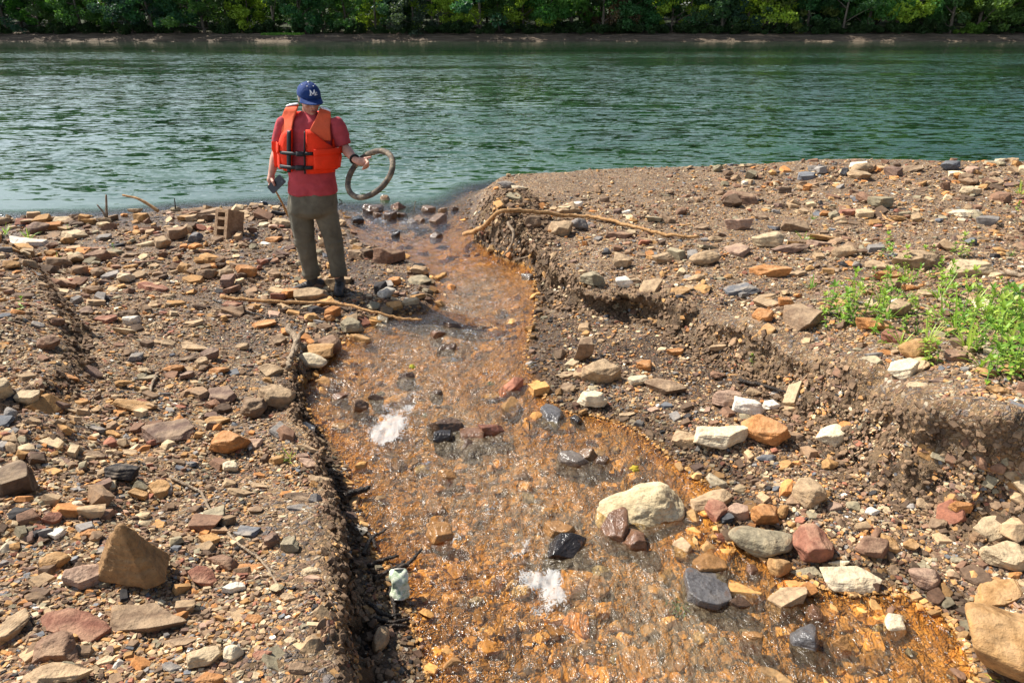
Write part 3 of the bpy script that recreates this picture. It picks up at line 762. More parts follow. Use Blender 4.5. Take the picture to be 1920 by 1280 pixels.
def place_rock(px0,py0,px1,py1,kc,cname,wet,label,idx):
    kind,k,noun=KIND[kc]; cx=(px0+px1)/2; al=PITCH+math.atan((py1-640)/FPX)
    gx,gy,gz=ground_hit(cx,py1-2); depth=gy[0]*CP+(CAMZ-gz[0])*SP; mp=depth/FPX
    if wet:
        hx_,hy_=hitw(cx,py1-2); gx,gy=np.array([hx_]),np.array([hy_]); gz=wz(gy); depth=gy[0]*CP+(CAMZ-gz[0])*SP; mp=depth/FPX
    W=(px1-px0)*mp; h=(py1-py0)*mp; D=h/(math.sin(al)+k*math.cos(al)); H=k*D
    if kc in 'b' and D<.45*W: D=.5*W; H=max(.18*W,(h-D*math.sin(al))/math.cos(al)) if h>D*math.sin(al) else .2*W
    if wet: H*=.72; D*=1.25
    yc=py1-(D/2*math.sin(al))/mp; gx,gy,gz=ground_hit(cx,yc); x,y=float(gx[0]),float(gy[0])
    z=float(hgt(x,y)[0])
    if wet: x,y=[float(q) for q in hitw(cx,yc)]; z=max(float(wz(y)),float(hgt(x,y)[0])-.02)
    big=(px1-px0)>85; lvl=6 if (px1-px0)>70 else (5 if (px1-px0)>30 else 4)
    dim=(W*1.06,D*1.1,H*1.25+(.09 if wet else 0)); zc=z+H*.5-H*.06-(.04 if wet else 0)
    P,F=rock_shape(1000+idx*7,kind,lvl); P=finish_rock(P,F,dim,idx+1,{'boulder':.8,'peak':.9,'slab':.8,'block':.9}[kind])
    r=random.Random(idx); me=mesh_np('rock',P,F,True)
    cream=bool(label) and 'large cream' in label
    name={'slab':'flat_stone','block':'rock','boulder':'boulder','peak':'rock'}[kind]
    o=link(name,me,MAT_WET if wet else MAT_STONE,None,(x,y,zc))
    if px1-px0>170 and kc=='o' and cname=='cream': pass
    # lie with the slope
    e=.08; hx=float(hgt(x+e,y)[0]-hgt(x-e,y)[0])/(2*e); hy=float(hgt(x,y+e)[0]-hgt(x,y-e)[0])/(2*e)
    s=.8 if kind=='slab' else .3; tw_=.06 if (px1-px0)>90 else .2; o.rotation_euler=(max(-.5,min(.5,hy))*s+r.uniform(-tw_,tw_),-max(-.5,min(.5,hx))*s+r.uniform(-tw_,tw_),r.uniform(-.35,.35))
    c=ROCKC[cname]
    if kc=='p': c=(.29,.165,.07)
    j=[r.uniform(.9,1.12)]*3; o.color=(*[min(.8,a*b) for a,b in zip(c,j)],1)
    if not label:
        ly=(py0+py1)/2; b=min(LAND,key=lambda L:math.hypot(L[0]-cx,(L[1]-ly)*1.2)+ (999 if abs(L[0]-cx)+abs(L[1]-ly)<12 else 0)); dx=cx-b[0]; dy=(ly-b[1])*1.5
        dist=math.hypot(dx,dy/1.2); q='just ' if dist<70 else ('' if dist<140 else 'well ')
        if abs(dx)>2.2*abs(dy): d='left of' if dx<0 else 'right of'
        elif abs(dy)>2.2*abs(dx): d='behind' if dy<0 else 'in front of'
        else: d=('back-' if dy<0 else 'front-')+('left of' if dx<0 else 'right of')
        sz='small ' if W<.13 else ('big ' if W>.3 else '')
        label=f"{sz}{'wet ' if wet else ''}{CWORD[cname]} {noun} {q}{d} {b[2]}"
        n=0; base=label; ext=[', smaller one',', nearer the camera',', farther one',', flattest one']
        tw=used_labels.get(base)
        if tw is not None: label=base+(f', {px1-px0>tw[0] and "the larger" or "the smaller"} one') if used_labels.get(base+'#') is None else base+', the third one'; used_labels[base+'#']=1
        else: used_labels[base]=(px1-px0,)
    tag(o,label,'rock'); HEROBOX.append((x,y,max(W,D)/2)); return o
for i,l in enumerate(ROCKS.strip().split('\n')):
    a,_,lab=l.partition('|'); t=a.split(); place_rock(*map(float,t[:4]),t[4],t[5],len(t)>6 and t[6]=='1',lab.strip() or None,i)
NHERO=len(HEROBOX)
# the big cream boulder, veined
def big_cream():
    P,F=rock_shape(79,'boulder',6); gx,gy,gz=ground_hit(1228,985); depth=gy[0]*CP+(CAMZ-gz[0])*SP
    W=180*depth/FPX; P=finish_rock(P,F,(W*1.22,W*.78,W*.54),5,1.4)
    o=link('boulder',mesh_np('boulder',P,F),MAT_CREAM,None,(float(gx[0]),float(gy[0])+.03,float(gz[0])+W*.20)); o.rotation_euler=(.1,.16,-.12)
    tag(o,'biggest rounded cream boulder, dark veined, at the right edge of the stream','rock'); HEROBOX.append((float(gx[0]),float(gy[0]),W/2))
big_cream()
# ------------------------------------------------ gravel and small loose stones
PAL=[('tan',.19),('ltan',.08),('ochre',.17),('orange',.06),('red',.03),('rb',.15),('brown',.24),('dbrown',.14),('purple',.05),('grey',.05),('slate',.03),('olive',.08),('cream',.025),('white',.008),('pink',.02),('black',.03)]
def scatter(name,n,smin,smax,power,lvl,seed,label,cat,thr_fields,kinds=('slab','slab','block','pebble'),sizek=.0055,at=None,pal_=None):
    r=np.random.default_rng(seed)
    px=r.uniform(-160,2080,n*2); py=640+ (r.uniform(0,1,n*2))*0; py=r.uniform(300,1500,n*2)
    x,y,z=ground_hit(px,py); ok=(y>.75)&(y<13.5); x,y,z=x[ok][:n],y[ok][:n],z[ok][:n]
    if at is not None: x,y,z0=at[:n,0],at[:n,1],at[:n,2]
    f=fields(x,y); n=len(x); dist=np.sqrt(x*x+y*y+(CAMZ-f['z'])**2)
    u=r.uniform(0,1,n); s=smin+(smax-smin)*u**power; s=s*(.55+.17*dist) if sizek else s
    dens=thr_fields(x,y,f,r,s); k=dens
    x,y,s,z=x[k],y[k],s[k],(f['z'][k] if at is None else z0[k]); inw=f['sw'][k]>-.02; w_=f['w'][k]; n=len(x)
    e=.04; nx=-(hq(x+e,y)-hq(x-e,y))/(2*e); ny=-(hq(x,y+e)-hq(x,y-e))/(2*e); nx=np.clip(nx,-1.2,1.2); ny=np.clip(ny,-1.2,1.2)
    nrm=np.stack([nx+r.normal(0,.16,n),ny+r.normal(0,.16,n),np.ones(n)],-1); nrm/=np.linalg.norm(nrm,axis=1,keepdims=True)
    a=r.uniform(0,6.283,n); t=np.stack([np.cos(a),np.sin(a),np.zeros(n)],-1); t-=nrm*np.sum(t*nrm,1,keepdims=True); t/=np.linalg.norm(t,axis=1,keepdims=True); b=np.cross(nrm,t)
    R=np.stack([t,b,nrm],-1)
    NP=36; bev={1:0,2:.045,3:.06}[lvl]; protos=[hull_proto(seed*100+q,kinds[q%len(kinds)],bev) for q in range(NP)]
    if lvl==3: protos=[(P+P*noise(P+q*3.3,2.5,3,q)[:,None]*.13,F) for q,(P,F) in enumerate(protos)]
    pid=r.integers(0,NP,n); slab=np.array([kinds[q%len(kinds)]=='slab' for q in range(NP)])[pid]
    dim=np.stack([s*.5,s*.5*r.uniform(.5,.95,n),s*.5*np.where(slab,r.uniform(.14,.34,n),r.uniform(.35,.66,n))],-1)
    c=np.stack([x,y,z+dim[:,2]*r.uniform(.25,.95,n)],-1)
    PL_=pal_ or PAL; pal=np.array([ROCKC[p] for p,_ in PL_]); pw=np.array([q for _,q in PL_]); pw/=pw.sum(); ci=r.choice(len(pal),n,p=pw); C=pal[ci]*r.uniform(.78,1.25,(n,1))
    C=np.where(inw[:,None]&(r.uniform(0,1,(n,1))<.85),C*.35+np.array([[.38,.20,.055]])*r.uniform(.3,1.25,(n,1)),C)
    wetk=(f['z'][k]-w_<.03)&~inw; C=np.where(wetk[:,None],C*.5,C)
    VV=[];FF=[];CC=[];off=0
    for q,(P,F) in enumerate(protos):
        m=np.where(pid==q)[0]; nv=len(P); v=np.einsum('nij,nvj->nvi',R[m],P[None]*dim[m][:,None,:])+c[m][:,None,:]
        VV.append(v.reshape(-1,3)); FF.append((F[None]+(np.arange(len(m))*nv)[:,None,None]).reshape(-1,3)+off); CC.append(np.repeat(C[m],nv,0)); off+=len(m)*nv
    me=mesh_np(name,np.concatenate(VV),np.concatenate(FF),False); cattr(me,'Col',np.concatenate(CC)); tag(link(name,me,MAT_PEB),label,cat,None,'stuff')
def band(x,y,f,r,s):
    nn=noise(xyz(x,y,0),1.1,3,200)
    sand=np.exp(-(((x-1.2)/1.3)**2+((y-10.6)/1.0)**2))+.8*np.exp(-(((x-1.75)/.5)**2+((y-2.4)/.4)**2))+.5*np.exp(-(((x-1.6)/.7)**2+((y-3.3)/.6)**2))
    deep=f['sw']>np.where(y<8,9,1.6)
    steep=((np.abs(f['sr'])<.10)&(y<7))|((np.abs(f['sl'])<.07)&(y<4.4))|((x+.1)**2/.25+(y-7.8)**2/1.8<1)
    p=np.where((f['sw']>.02)&(y<8.5),np.where(s>.03,.14,.06),1.0)*(1-np.clip(sand,0,1)*np.where(s>.03,.9,.35))*np.where(steep,.7,1)
    p=p*np.where(s>.028,np.clip(.85+1.7*noise(xyz(x,y,0),1.5,3,201),.25,1),np.clip(.85+.7*nn,.35,1))
    return (r.uniform(0,1,len(x))<p)&~deep
scatter('gravel',270000,.006,.028,2.9,1,3,'fine brown and grey gravel covering both banks and the stream bed','gravel',band,('slab','pebble','block'))
scatter('small_stones',11000,.022,.07,3.4,2,4,'scattered small angular brown stones over banks and stream bed','stones',band)
def band2(x,y,f,r,s): return band(x,y,f,r,s)&(f['sw']<1.5)
def sbed(x,y,f,r,s): return (f['sw']>.05)&(y<8.3)&(noise(xyz(x,y,0),1.8,2,210)>-.25)
scatter('stream_cobbles',3600,.03,.11,2.0,3,6,'orange-coated rounded cobbles on the bed of the stream','stones',sbed,('pebble','pebble','slab'))
scatter('submerged_boulders',110,.15,.30,1.5,3,9,'submerged orange-brown boulders under the stream surface','stones',lambda x,y,f,r,s:(f['sw']>.12)&(y<7)&(s<.22+0*x),('pebble','pebble'))
scatter('soil_clods',26000,.006,.034,2.4,1,8,'crumbling brown soil clods on the faces of the cut banks','soil',lambda x,y,f,r,s: np.ones(len(x),bool),('pebble','block'),at=CLOD,pal_=[('soil',.45),('soil2',.4),('dbrown',.1),('ochre',.05)])
def rub(x,y,f,r,s): return (f['sw']<-.02)&(((x<-.75)&(y>5.0)&(noise(xyz(x,y,0),1.3,2,220)>-.3))|((x>3.2)&(y>9.3))|((x>1.2)&(y>6.0)&(y<9.5)&(noise(xyz(x,y,0),1.2,2,221)>.05)))
scatter('rubble',8000,.045,.12,2.2,3,7,'heaped angular rubble along the left shore and on the right shelf','stones',rub)
scatter('loose_stones',750,.06,.13,2.4,3,5,'loose fist-sized brown stones strewn between the larger rocks','stones',band2)
# ------------------------------------------------ tubes, sticks
def catmull(P,n=6):
    P=[Vector(p) for p in P]; P=[P[0]*2-P[1]]+P+[P[-1]*2-P[-2]]; out=[]
    for i in range(1,len(P)-2):
        for j in range(n):
            t=j/n; a,b,c,d=P[i-1:i+3]; out.append(.5*((2*b)+(c-a)*t+(2*a-5*b+4*c-d)*t*t+(3*b-a-3*c+d)*t**3))
    out.append(P[-2]); return out
def tube_bm(bm,pts,rads,seg=8,wob=0,seed=0,close=False):
    r=random.Random(seed); n=len(pts); rings=[]; up=Vector((0,0,1)); prev=None
    for i,p in enumerate(pts):
        d=(pts[(i+1)%n]-pts[i-1]) if close else (pts[min(i+1,n-1)]-pts[max(i-1,0)])
        d.normalize(); s=d.cross(up if abs(d.z)<.95 else Vector((1,0,0))) if prev is None else prev-d*prev.dot(d); s.normalize(); prev=s; t=d.cross(s)
        rr=rads[i] if hasattr(rads,'__len__') else rads
        rings.append([bm.verts.new(p+(s*math.cos(a)+t*math.sin(a))*rr*(1+r.uniform(-wob,wob))) for a in [k*2*math.pi/seg for k in range(seg)]])
    for i in range(n if close else n-1):
        A,B=rings[i],rings[(i+1)%n]
        for k in range(seg): bm.faces.new((A[k],A[(k+1)%seg],B[(k+1)%seg],B[k]))
    if not close: bm.faces.new(rings[0][::-1]); bm.faces.new(rings[-1])
def bm_obj(name,bm,mat,parent=None,smooth=True):
    bmesh.ops.recalc_face_normals(bm,faces=bm.faces[:]); me=bpy.data.meshes.new(name); bm.to_mesh(me); bm.free()
    for p in me.polygons: p.use_smooth=smooth
    return link(name,me,mat,parent)
def wood_mat(name,c1,c2,c3,rough=.8):
    m=M_(name); g=m.geo('Position'); n=m.noise(g,26,4,.65); n2=m.noise(g,120,3,.6)
    col=m.ramp(n,[(.3,c1),(.52,c2),(.72,c3)]); col=m.mix(m.ramp(n2,[(.55,0),(.7,.5)]),col,c1)
    return m.fin(m.bsdf(col,rough,m.bump(m.math('ADD',n,m.math('MULTIPLY',n2,.9)),1,.012),.25))
W_BARE=wood_mat('bare_wood',(.22,.11,.04),(.45,.25,.10),(.56,.36,.18)); W_GREY=wood_mat('weathered_wood',(.14,.10,.07),(.31,.23,.15),(.42,.34,.24)); W_DARK=wood_mat('wet_wood',(.012,.010,.008),(.035,.026,.02),(.09,.065,.045),.35)
def gp(px,py,off): 
    x,y,z=ground_hit(px,py); x,y=float(x[0]),float(y[0]); z=max(float(hq(np.array([x]),np.array([y]))[0]),float(wz(y)))+off; t=(CAMZ-z)/max(CAMZ-(z-off),1e-3); return Vector((x*t,y*t,z))
def stick(name,pts,rad,mat,label,cat='branch',group=None,off=None,seed=1,wob=.12,extra=()):
    P=[p if isinstance(p,Vector) else gp(p[0],p[1],(rad*.9 if off is None else off)) for p in pts]; C=catmull(P,7); n=len(C)
    r=random.Random(seed); bm=bmesh.new(); C=[c+Vector((r.gauss(0,1),r.gauss(0,1),r.gauss(0,1)))*rad*.2 for c in C]
    tube_bm(bm,C,[rad*(1-.45*i/n)*(1+.22*(r.random()<.12)) for i in range(n)],10,wob,seed)
    for i,ln in extra:
        b=C[int(i*(n-1))]; d=Vector((r.uniform(-1,1),r.uniform(-.6,.6),r.uniform(.2,1))).normalized(); tube_bm(bm,[b,b+d*ln*.5,b+d*ln+Vector((0,0,ln*.1))],[rad*.45,rad*.35,rad*.2],7,.1,seed)
    o=bm_obj(name,bm,mat); return tag(o,label,cat,group)
stick('branch',[(869,447),(905,425),(938,398),(1000,397),(1060,404),(1120,408),(1200,428),(1250,440),(1310,445)],.027,W_BARE,'long bent bare branch lying across the right bank tip over the water',off=.05,extra=((.30,.04),(.6,.05),(.8,.04)))
stick('branch',[(413,556),(470,563),(560,567),(630,568),(700,585),(750,600),(792,608)],.017,W_BARE,"long thin bare stick lying on rocks in front of the man's feet",off=.07,extra=((.6,.03),))
stick('twig',[(318,893),(362,915),(378,925),(400,965),(450,1020),(490,1050),(522,1098)],.0065,W_GREY,'thin pale crooked twig on the lower left gravel','twig',off=.02)
stick('driftwood',[(540,612),(556,640),(546,668),(541,690)],.026,W_GREY,'gnarled driftwood piece left of the cream boulder by the stream','driftwood',off=.07,wob=.25)
stick('driftwood',[(566,622),(552,648),(545,672)],.018,W_GREY,'shorter driftwood limb crossing the gnarled driftwood','driftwood',off=.10,wob=.2)
def upr(a,b,h,rad,label,mid=None,cat='twig',mat=W_DARK):
    y0={200:8.9,199:8.88,297:9.15,329:9.25,776:9.6,541:8.7}.get(a[0]); A=gp(*a,-.02) if y0 is None else at_y(a[0],a[1]+3,y0); y=A.y+h; B=at_y(*b,y); pts=[A]+([at_y(*mid,A.y+h*.5)] if mid else [])+[B]; P=catmull(pts,6); bm=bmesh.new(); tube_bm(bm,P,[rad*(1-.5*i/len(P)) for i in range(len(P))],8,.15,int(a[0])); tag(bm_obj('twig',bm,mat),label,cat)
upr((200,404),(199,365),.02,.018,'upright dark twig standing at the left shoreline',cat='twig',mat=W_GREY)
upr((199,405),(182,384),.03,.016,'short forked twig leaning left beside the upright twig',(192,396),mat=W_GREY)
upr((297,393),(230,366),.05,.024,'stick rising to the left over the lake edge',(262,374),mat=W_BARE)
upr((329,389),(327,372),.02,.01,'tiny dark twig poking up at the left shoreline')
upr((541,402),(513,350),-.25,.016,"bare stick standing behind the man's phone hand",(527,377),mat=W_BARE)
upr((776,392),(779,377),.02,.008,'tiny pale twig in the pile of stones at the stream mouth',mat=W_GREY)
upr((993,830),(993,790),.01,.005,'thin dark twig standing in the middle of the stream')
stick('root',[(952,418),(963,440),(957,462),(943,479)],.017,W_GREY,'curved grey root hanging down the dark mud bank','root',off=.05)
stick('root',[(1006,467),(992,480),(964,486)],.009,W_GREY,'thin root hanging into the orange water by the mud bank','root',off=.03)
stick('branch',[(1385,712),(1430,722),(1475,735)],.014,W_DARK,'dark stick lying at the foot of the right cut bank',off=.02)
stick('branch',[(1888,510),(1935,520)],.025,W_GREY,'grey stick end at the right edge above the weeds',off=.03)
stick('twig',[(1345,448),(1330,466),(1342,480)],.006,W_GREY,'thin curled dry twig on the upper right bank','twig',off=.02)
stick('twig',[(1650,398),(1662,410),(1678,416)],.014,W_BARE,'short pale curved twig on the far right shelf','twig',off=.02)
stick('twig',[(400,562),(450,580),(520,600)],.009,W_DARK,'thin dark twig below the long bare stick','twig',off=.02)
stick('twig',[(295,700),(285,720),(280,740)],.010,W_GREY,'short grey stick on the middle of the left bank','twig',off=.02)
stick('log',[(640,932),(665,926),(694,921)],.020,W_DARK,'wet black log end sticking out from the left cut bank','log',off=.03)
for i,(a,b,c) in enumerate([((690,1060),(720,1052),(748,1048)),((700,1085),(735,1070),(760,1058)),((680,1040),(700,1010),(725,1000)),((690,1130),(720,1150),(752,1152)),((700,1160),(735,1165),(768,1160)),((672,985),(690,1000),(706,1030)),((730,1100),(738,1130),(742,1160)),((745,1070),(770,1060),(792,1042)),((700,1190),(725,1175),(762,1172))]):
    stick('twig',[a,b,c],.010,W_DARK,'dark wet twig in the shaded debris below the left cut bank','twig','wet twigs in the shaded debris',off=.015,seed=i)
# ------------------------------------------------ concrete block
def conc():
    m=M_('stained_concrete'); c=m.coord('Object'); n=m.noise(c,14,5,.7); col=m.ramp(n,[(.3,(.15,.09,.05)),(.5,(.30,.19,.11)),(.7,(.42,.30,.19))]); h=m.math('ADD',m.noise(c,90,3,.7),m.voro(c,120)); return m.fin(m.bsdf(col,.9,m.bump(h,.7,.006),.2))
def box(bm,x0,x1,y0,y1,z0,z1):
    v=[bm.verts.new(p) for p in ((x0,y0,z0),(x1,y0,z0),(x1,y1,z0),(x0,y1,z0),(x0,y0,z1),(x1,y0,z1),(x1,y1,z1),(x0,y1,z1))]
    for f in ((0,3,2,1),(4,5,6,7),(0,1,5,4),(1,2,6,5),(2,3,7,6),(3,0,4,7)): bm.faces.new([v[i] for i in f])
def block():
    bm=bmesh.new(); W,H,D,t=.2,.39,.2,.044
    xs=[-W/2,-W/2+t,W/2-t,W/2]; zs=[0,t,.125,.125+t*.8,.25,.25+t*.8,H-t,H]
    vt={}
    def v(i,j,s): 
        k=(i,j,s); 
        if k not in vt: vt[k]=bm.verts.new((xs[i],-D/2 if s==0 else D/2,zs[j]))
        return vt[k]
    solid=lambda i,j: not(i==1 and j in(1,3,5))
    for i in range(3):
        for j in range(7):
            if not solid(i,j): continue
            bm.faces.new((v(i,j,0),v(i+1,j,0),v(i+1,j+1,0),v(i,j+1,0))); bm.faces.new((v(i,j+1,1),v(i+1,j+1,1),v(i+1,j,1),v(i,j,1)))
            for di,dj,(a,b) in ((-1,0,((i,j),(i,j+1))),(1,0,((i+1,j+1),(i+1,j))),(0,-1,((i+1,j),(i,j))),(0,1,((i,j+1),(i+1,j+1)))):
                ii,jj=i+di,j+dj
                if ii<0 or ii>2 or jj<0 or jj>6 or not solid(ii,jj): bm.faces.new((v(*a,0),v(*b,0),v(*b,1),v(*a,1)))
    bmesh.ops.bevel(bm,geom=[e for e in bm.edges if len(e.link_faces)==2 and e.calc_face_angle(0)>.5],offset=.006,segments=2,profile=.5,affect='EDGES')
    o=bm_obj('concrete_block',bm,conc(),None,False); p=gp(420,446,0); o.location=(p.x,p.y+.1,p.z-.05); o.rotation_euler=(math.radians(-20),math.radians(-5),math.radians(-32)); o.scale=(1.2,1.1,.9)
    tag(o,'brown stained hollow concrete block standing on end left of the man','concrete block')
block()
# ------------------------------------------------ crushed can, leaf, algae
def simple(name,col,rough=.6,spec=.4,trans=0,var=.3,sc=12):
    m=M_(name); n=m.noise(m.coord('Object'),sc,4,.6); c=m.mix(1,(*col,1),m.ramp(n,[(.3,1-var),(.7,1+var)]),'MULTIPLY')
    s=m.bsdf(c,rough,m.bump(m.noise(m.coord('Object'),sc*5,3,.6),.3,.004),spec)
    if trans:
        t=m.n('ShaderNodeBsdfTranslucent'); m.put(t.inputs[0],c); mx=m.n('ShaderNodeMixShader'); mx.inputs[0].default_value=trans; m.put(mx.inputs[1],s); m.put(mx.inputs[2],t.outputs[0]); s=mx.outputs[0]
    return m.fin(s)
def can():
    root=empty('crushed_can',gp(748,1118,.03)); tag(root,'crushed pale green drinks can lying in the shade by the stream','can')
    m=M_('faded_can_paint'); n=m.noise(m.coord('Object'),30,4,.7,1.5); col=m.ramp(n,[(.3,(.20,.30,.16)),(.45,(.45,.52,.36)),(.55,(.70,.70,.58)),(.68,(.36,.40,.16)),(.8,(.25,.12,.05))]); mat=m.fin(m.bsdf(col,.35,m.bump(n,.4,.005),.5))
    bm=bmesh.new(); seg=28; rings=[]
    for i in range(15):
        t=i/14; rr=.033*(1-.25*math.exp(-((t-.0)/.06)**2)-.22*math.exp(-((t-1)/.06)**2)); ring=[]
        for k in range(seg):
            a=k*6.283/seg; c=1+.24*math.sin(3*a+5*t)+.12*math.sin(9*t+a*2)+.07*math.sin(17*t-5*a); ring.append(bm.verts.new((rr*c*math.cos(a),rr*c*.72*math.sin(a)+.006*math.sin(7*t),.115*t-.01)))
        rings.append(ring)
    for A,B in zip(rings,rings[1:]):
        for k in range(seg): bm.faces.new((A[k],A[(k+1)%seg],B[(k+1)%seg],B[k]))
    bm_obj('can_body',bm,mat,root)
    for z,nm in ((-.010,'can_base'),(.105,'can_top')):
        b=bmesh.new(); bmesh.ops.create_cone(b,cap_ends=True,segments=24,radius1=.024,radius2=.022,depth=.006,matrix=Matrix.Translation((0,0,z))); bm_obj(nm,b,simple('dull_metal_'+nm,(.4,.38,.33),.4),root)
    root.rotation_euler=(math.radians(-42),math.radians(8),math.radians(10))
can()
def leafshape(name,px,py,s,col,label,off=.012):
    bm=bmesh.new(); n=18; c=bm.verts.new((0,0,0)); vs=[bm.verts.new((s*math.cos(a)*(1+.25*math.sin(5*a)),s*.7*math.sin(a)*(1+.2*math.sin(5*a)),.25*s*math.sin(a*2)**2)) for a in [k*6.283/n for k in range(n)]]
    for k in range(n): bm.faces.new((c,vs[k],vs[(k+1)%n]))
    e=bmesh.ops.extrude_face_region(bm,geom=bm.faces[:]); bmesh.ops.translate(bm,verts=[v for v in e['geom'] if isinstance(v,bmesh.types.BMVert)],vec=(0,0,-.001))
    o=bm_obj(name,bm,simple('leaf_'+label[:9],col,.5,.4,.3)); o.location=gp(px,py,off); o.rotation_euler=(.5,.1,px); tag(o,label,'leaf')
leafshape('fallen_leaf',1188,896,.028,(.62,.48,.05),'yellow fallen leaf in the shallow water behind the big cream boulder')
leafshape('fallen_leaf',1862,1272,.022,(.50,.55,.06),'yellow-green fallen leaf below the corner boulder')
leafshape('fallen_leaf',774,708,.03,(.45,.42,.04),'small yellow leaf caught on the wedge rock in the upper stream')
def algae(px,py,label,s=1):
    r=random.Random(px); bm=bmesh.new()
    for i in range(28):
        a=r.gauss(2.3,.5); L=r.uniform(.015,.045)*s; p=Vector((r.gauss(0,.015*s),r.gauss(0,.02*s),r.uniform(0,.006))); d=Vector((math.cos(a),-abs(math.sin(a)),0)); q=Vector((-d.y,d.x,0))*.003
        m_=p+d*L*.5+Vector((0,0,.004)); v=[bm.verts.new(t) for t in (p-q,p+q,m_+q,p+d*L,m_-q)]; bm.faces.new(v)
    o=bm_obj('algae',bm,simple('algae_green_%d'%px,(.03,.10,.012),.3,.5,.2)); o.location=gp(px,py,-.012); tag(o,label,'algae')
algae(1268,1168,'bright green algae strand under water in the lower stream',1.0); algae(920,740,'small green algae tuft in the upper stream',.7); algae(800,800,'green algae beside the midstream rocks',.6)
# ------------------------------------------------ weeds and grass
GREEN=[]
for i,c in enumerate(((.26,.42,.045),(.17,.32,.04),(.38,.50,.08))): GREEN.append(simple('leaf_green_%d'%i,c,.45,.4,.42,.25,20))
STEMM=simple('stem_green',(.13,.24,.05),.6,.3)
def blade(bm,base,d,L,w,droop,seg=4,up=.8):
    q=d.cross(Vector((0,0,1))).normalized(); pr=None
    for i in range(seg+1):
        t=i/seg; c=base+d*L*t*(1-up*.4)+Vector((0,0,L*(up*t-droop*t*t))); ww=w*math.sin(math.pi*min(.97,.12+t*.88))**.8
        cur=[bm.verts.new(c-q*ww),bm.verts.new(c+Vector((0,0,-ww*.35))),bm.verts.new(c+q*ww)]
        if pr: bm.faces.new((pr[0],pr[1],cur[1],cur[0])); bm.faces.new((pr[1],pr[2],cur[2],cur[1]))
        pr=cur
def weed_proto(i,H,n):
    r=random.Random(100+i); s=bmesh.new(); l=bmesh.new(); top=Vector((r.uniform(-.04,.04),r.uniform(-.04,.04),H)); P=catmull([Vector((0,0,-.02)),top*.5+Vector((r.uniform(-.01,.01),0,0)),top],4); tube_bm(s,P,[.0028*(1-.5*k/len(P)) for k in range(len(P))],6)
    for k in range(n):
        t=.18+.8*k/(n-1); b=top*t; a=k*1.571+r.uniform(-.3,.3); L=(.095-.04*t)*r.uniform(.7,1.15)*(H/.22)**.5
        for q in (0,math.pi): blade(l,b,Vector((math.cos(a+q),math.sin(a+q),0)),L,L*.19,r.uniform(.3,.9),4,r.uniform(.3,.7))
    for a in range(5): blade(l,top,Vector((math.cos(a*1.25),math.sin(a*1.25),0)),.05*(H/.22)**.5,.010,.2,3,.9)
    return s,l
def plant(nm,i,mk,label,cat,group,mat):
    root=empty(nm); s,l=mk; 
    if s: bm_obj('stem',s,STEMM,root)
    bm_obj('leaves' if s else 'blades',l,mat,root); return tag(root,label,cat,group)
WL='leafy green weed with narrow leaves in the patch on the right bank'
WP=[plant('weed_plant',i,weed_proto(i,.11+.035*(i%5),4+i%3),WL,'weed','leafy weeds on the right bank',GREEN[i%3]) for i in range(7)]
def tuft(i,H,n):
    r=random.Random(300+i); l=bmesh.new()
    for k in range(n): a=r.uniform(0,6.28); L=H*r.uniform(.5,1.1); blade(l,Vector((r.gauss(0,.008),r.gauss(0,.008),-.01)),Vector((math.cos(a),math.sin(a),0)),L,.0042*(H/.15)**.5,r.uniform(.1,.55),5,r.uniform(.6,1.2))
    return None,l
TP=[plant('grass_tuft',i,tuft(i,(.12,.17,.24)[i],(12,14,9)[i]),'tuft of narrow green grass blades growing among the right bank weeds','grass','grass tufts among the right bank weeds',GREEN[(i+1)%3]) for i in range(3)]
def copy_thing(root):
    c=root.copy(); COL.objects.link(c)
    for ch in root.children: d=ch.copy(); COL.objects.link(d); d.parent=c
    return c
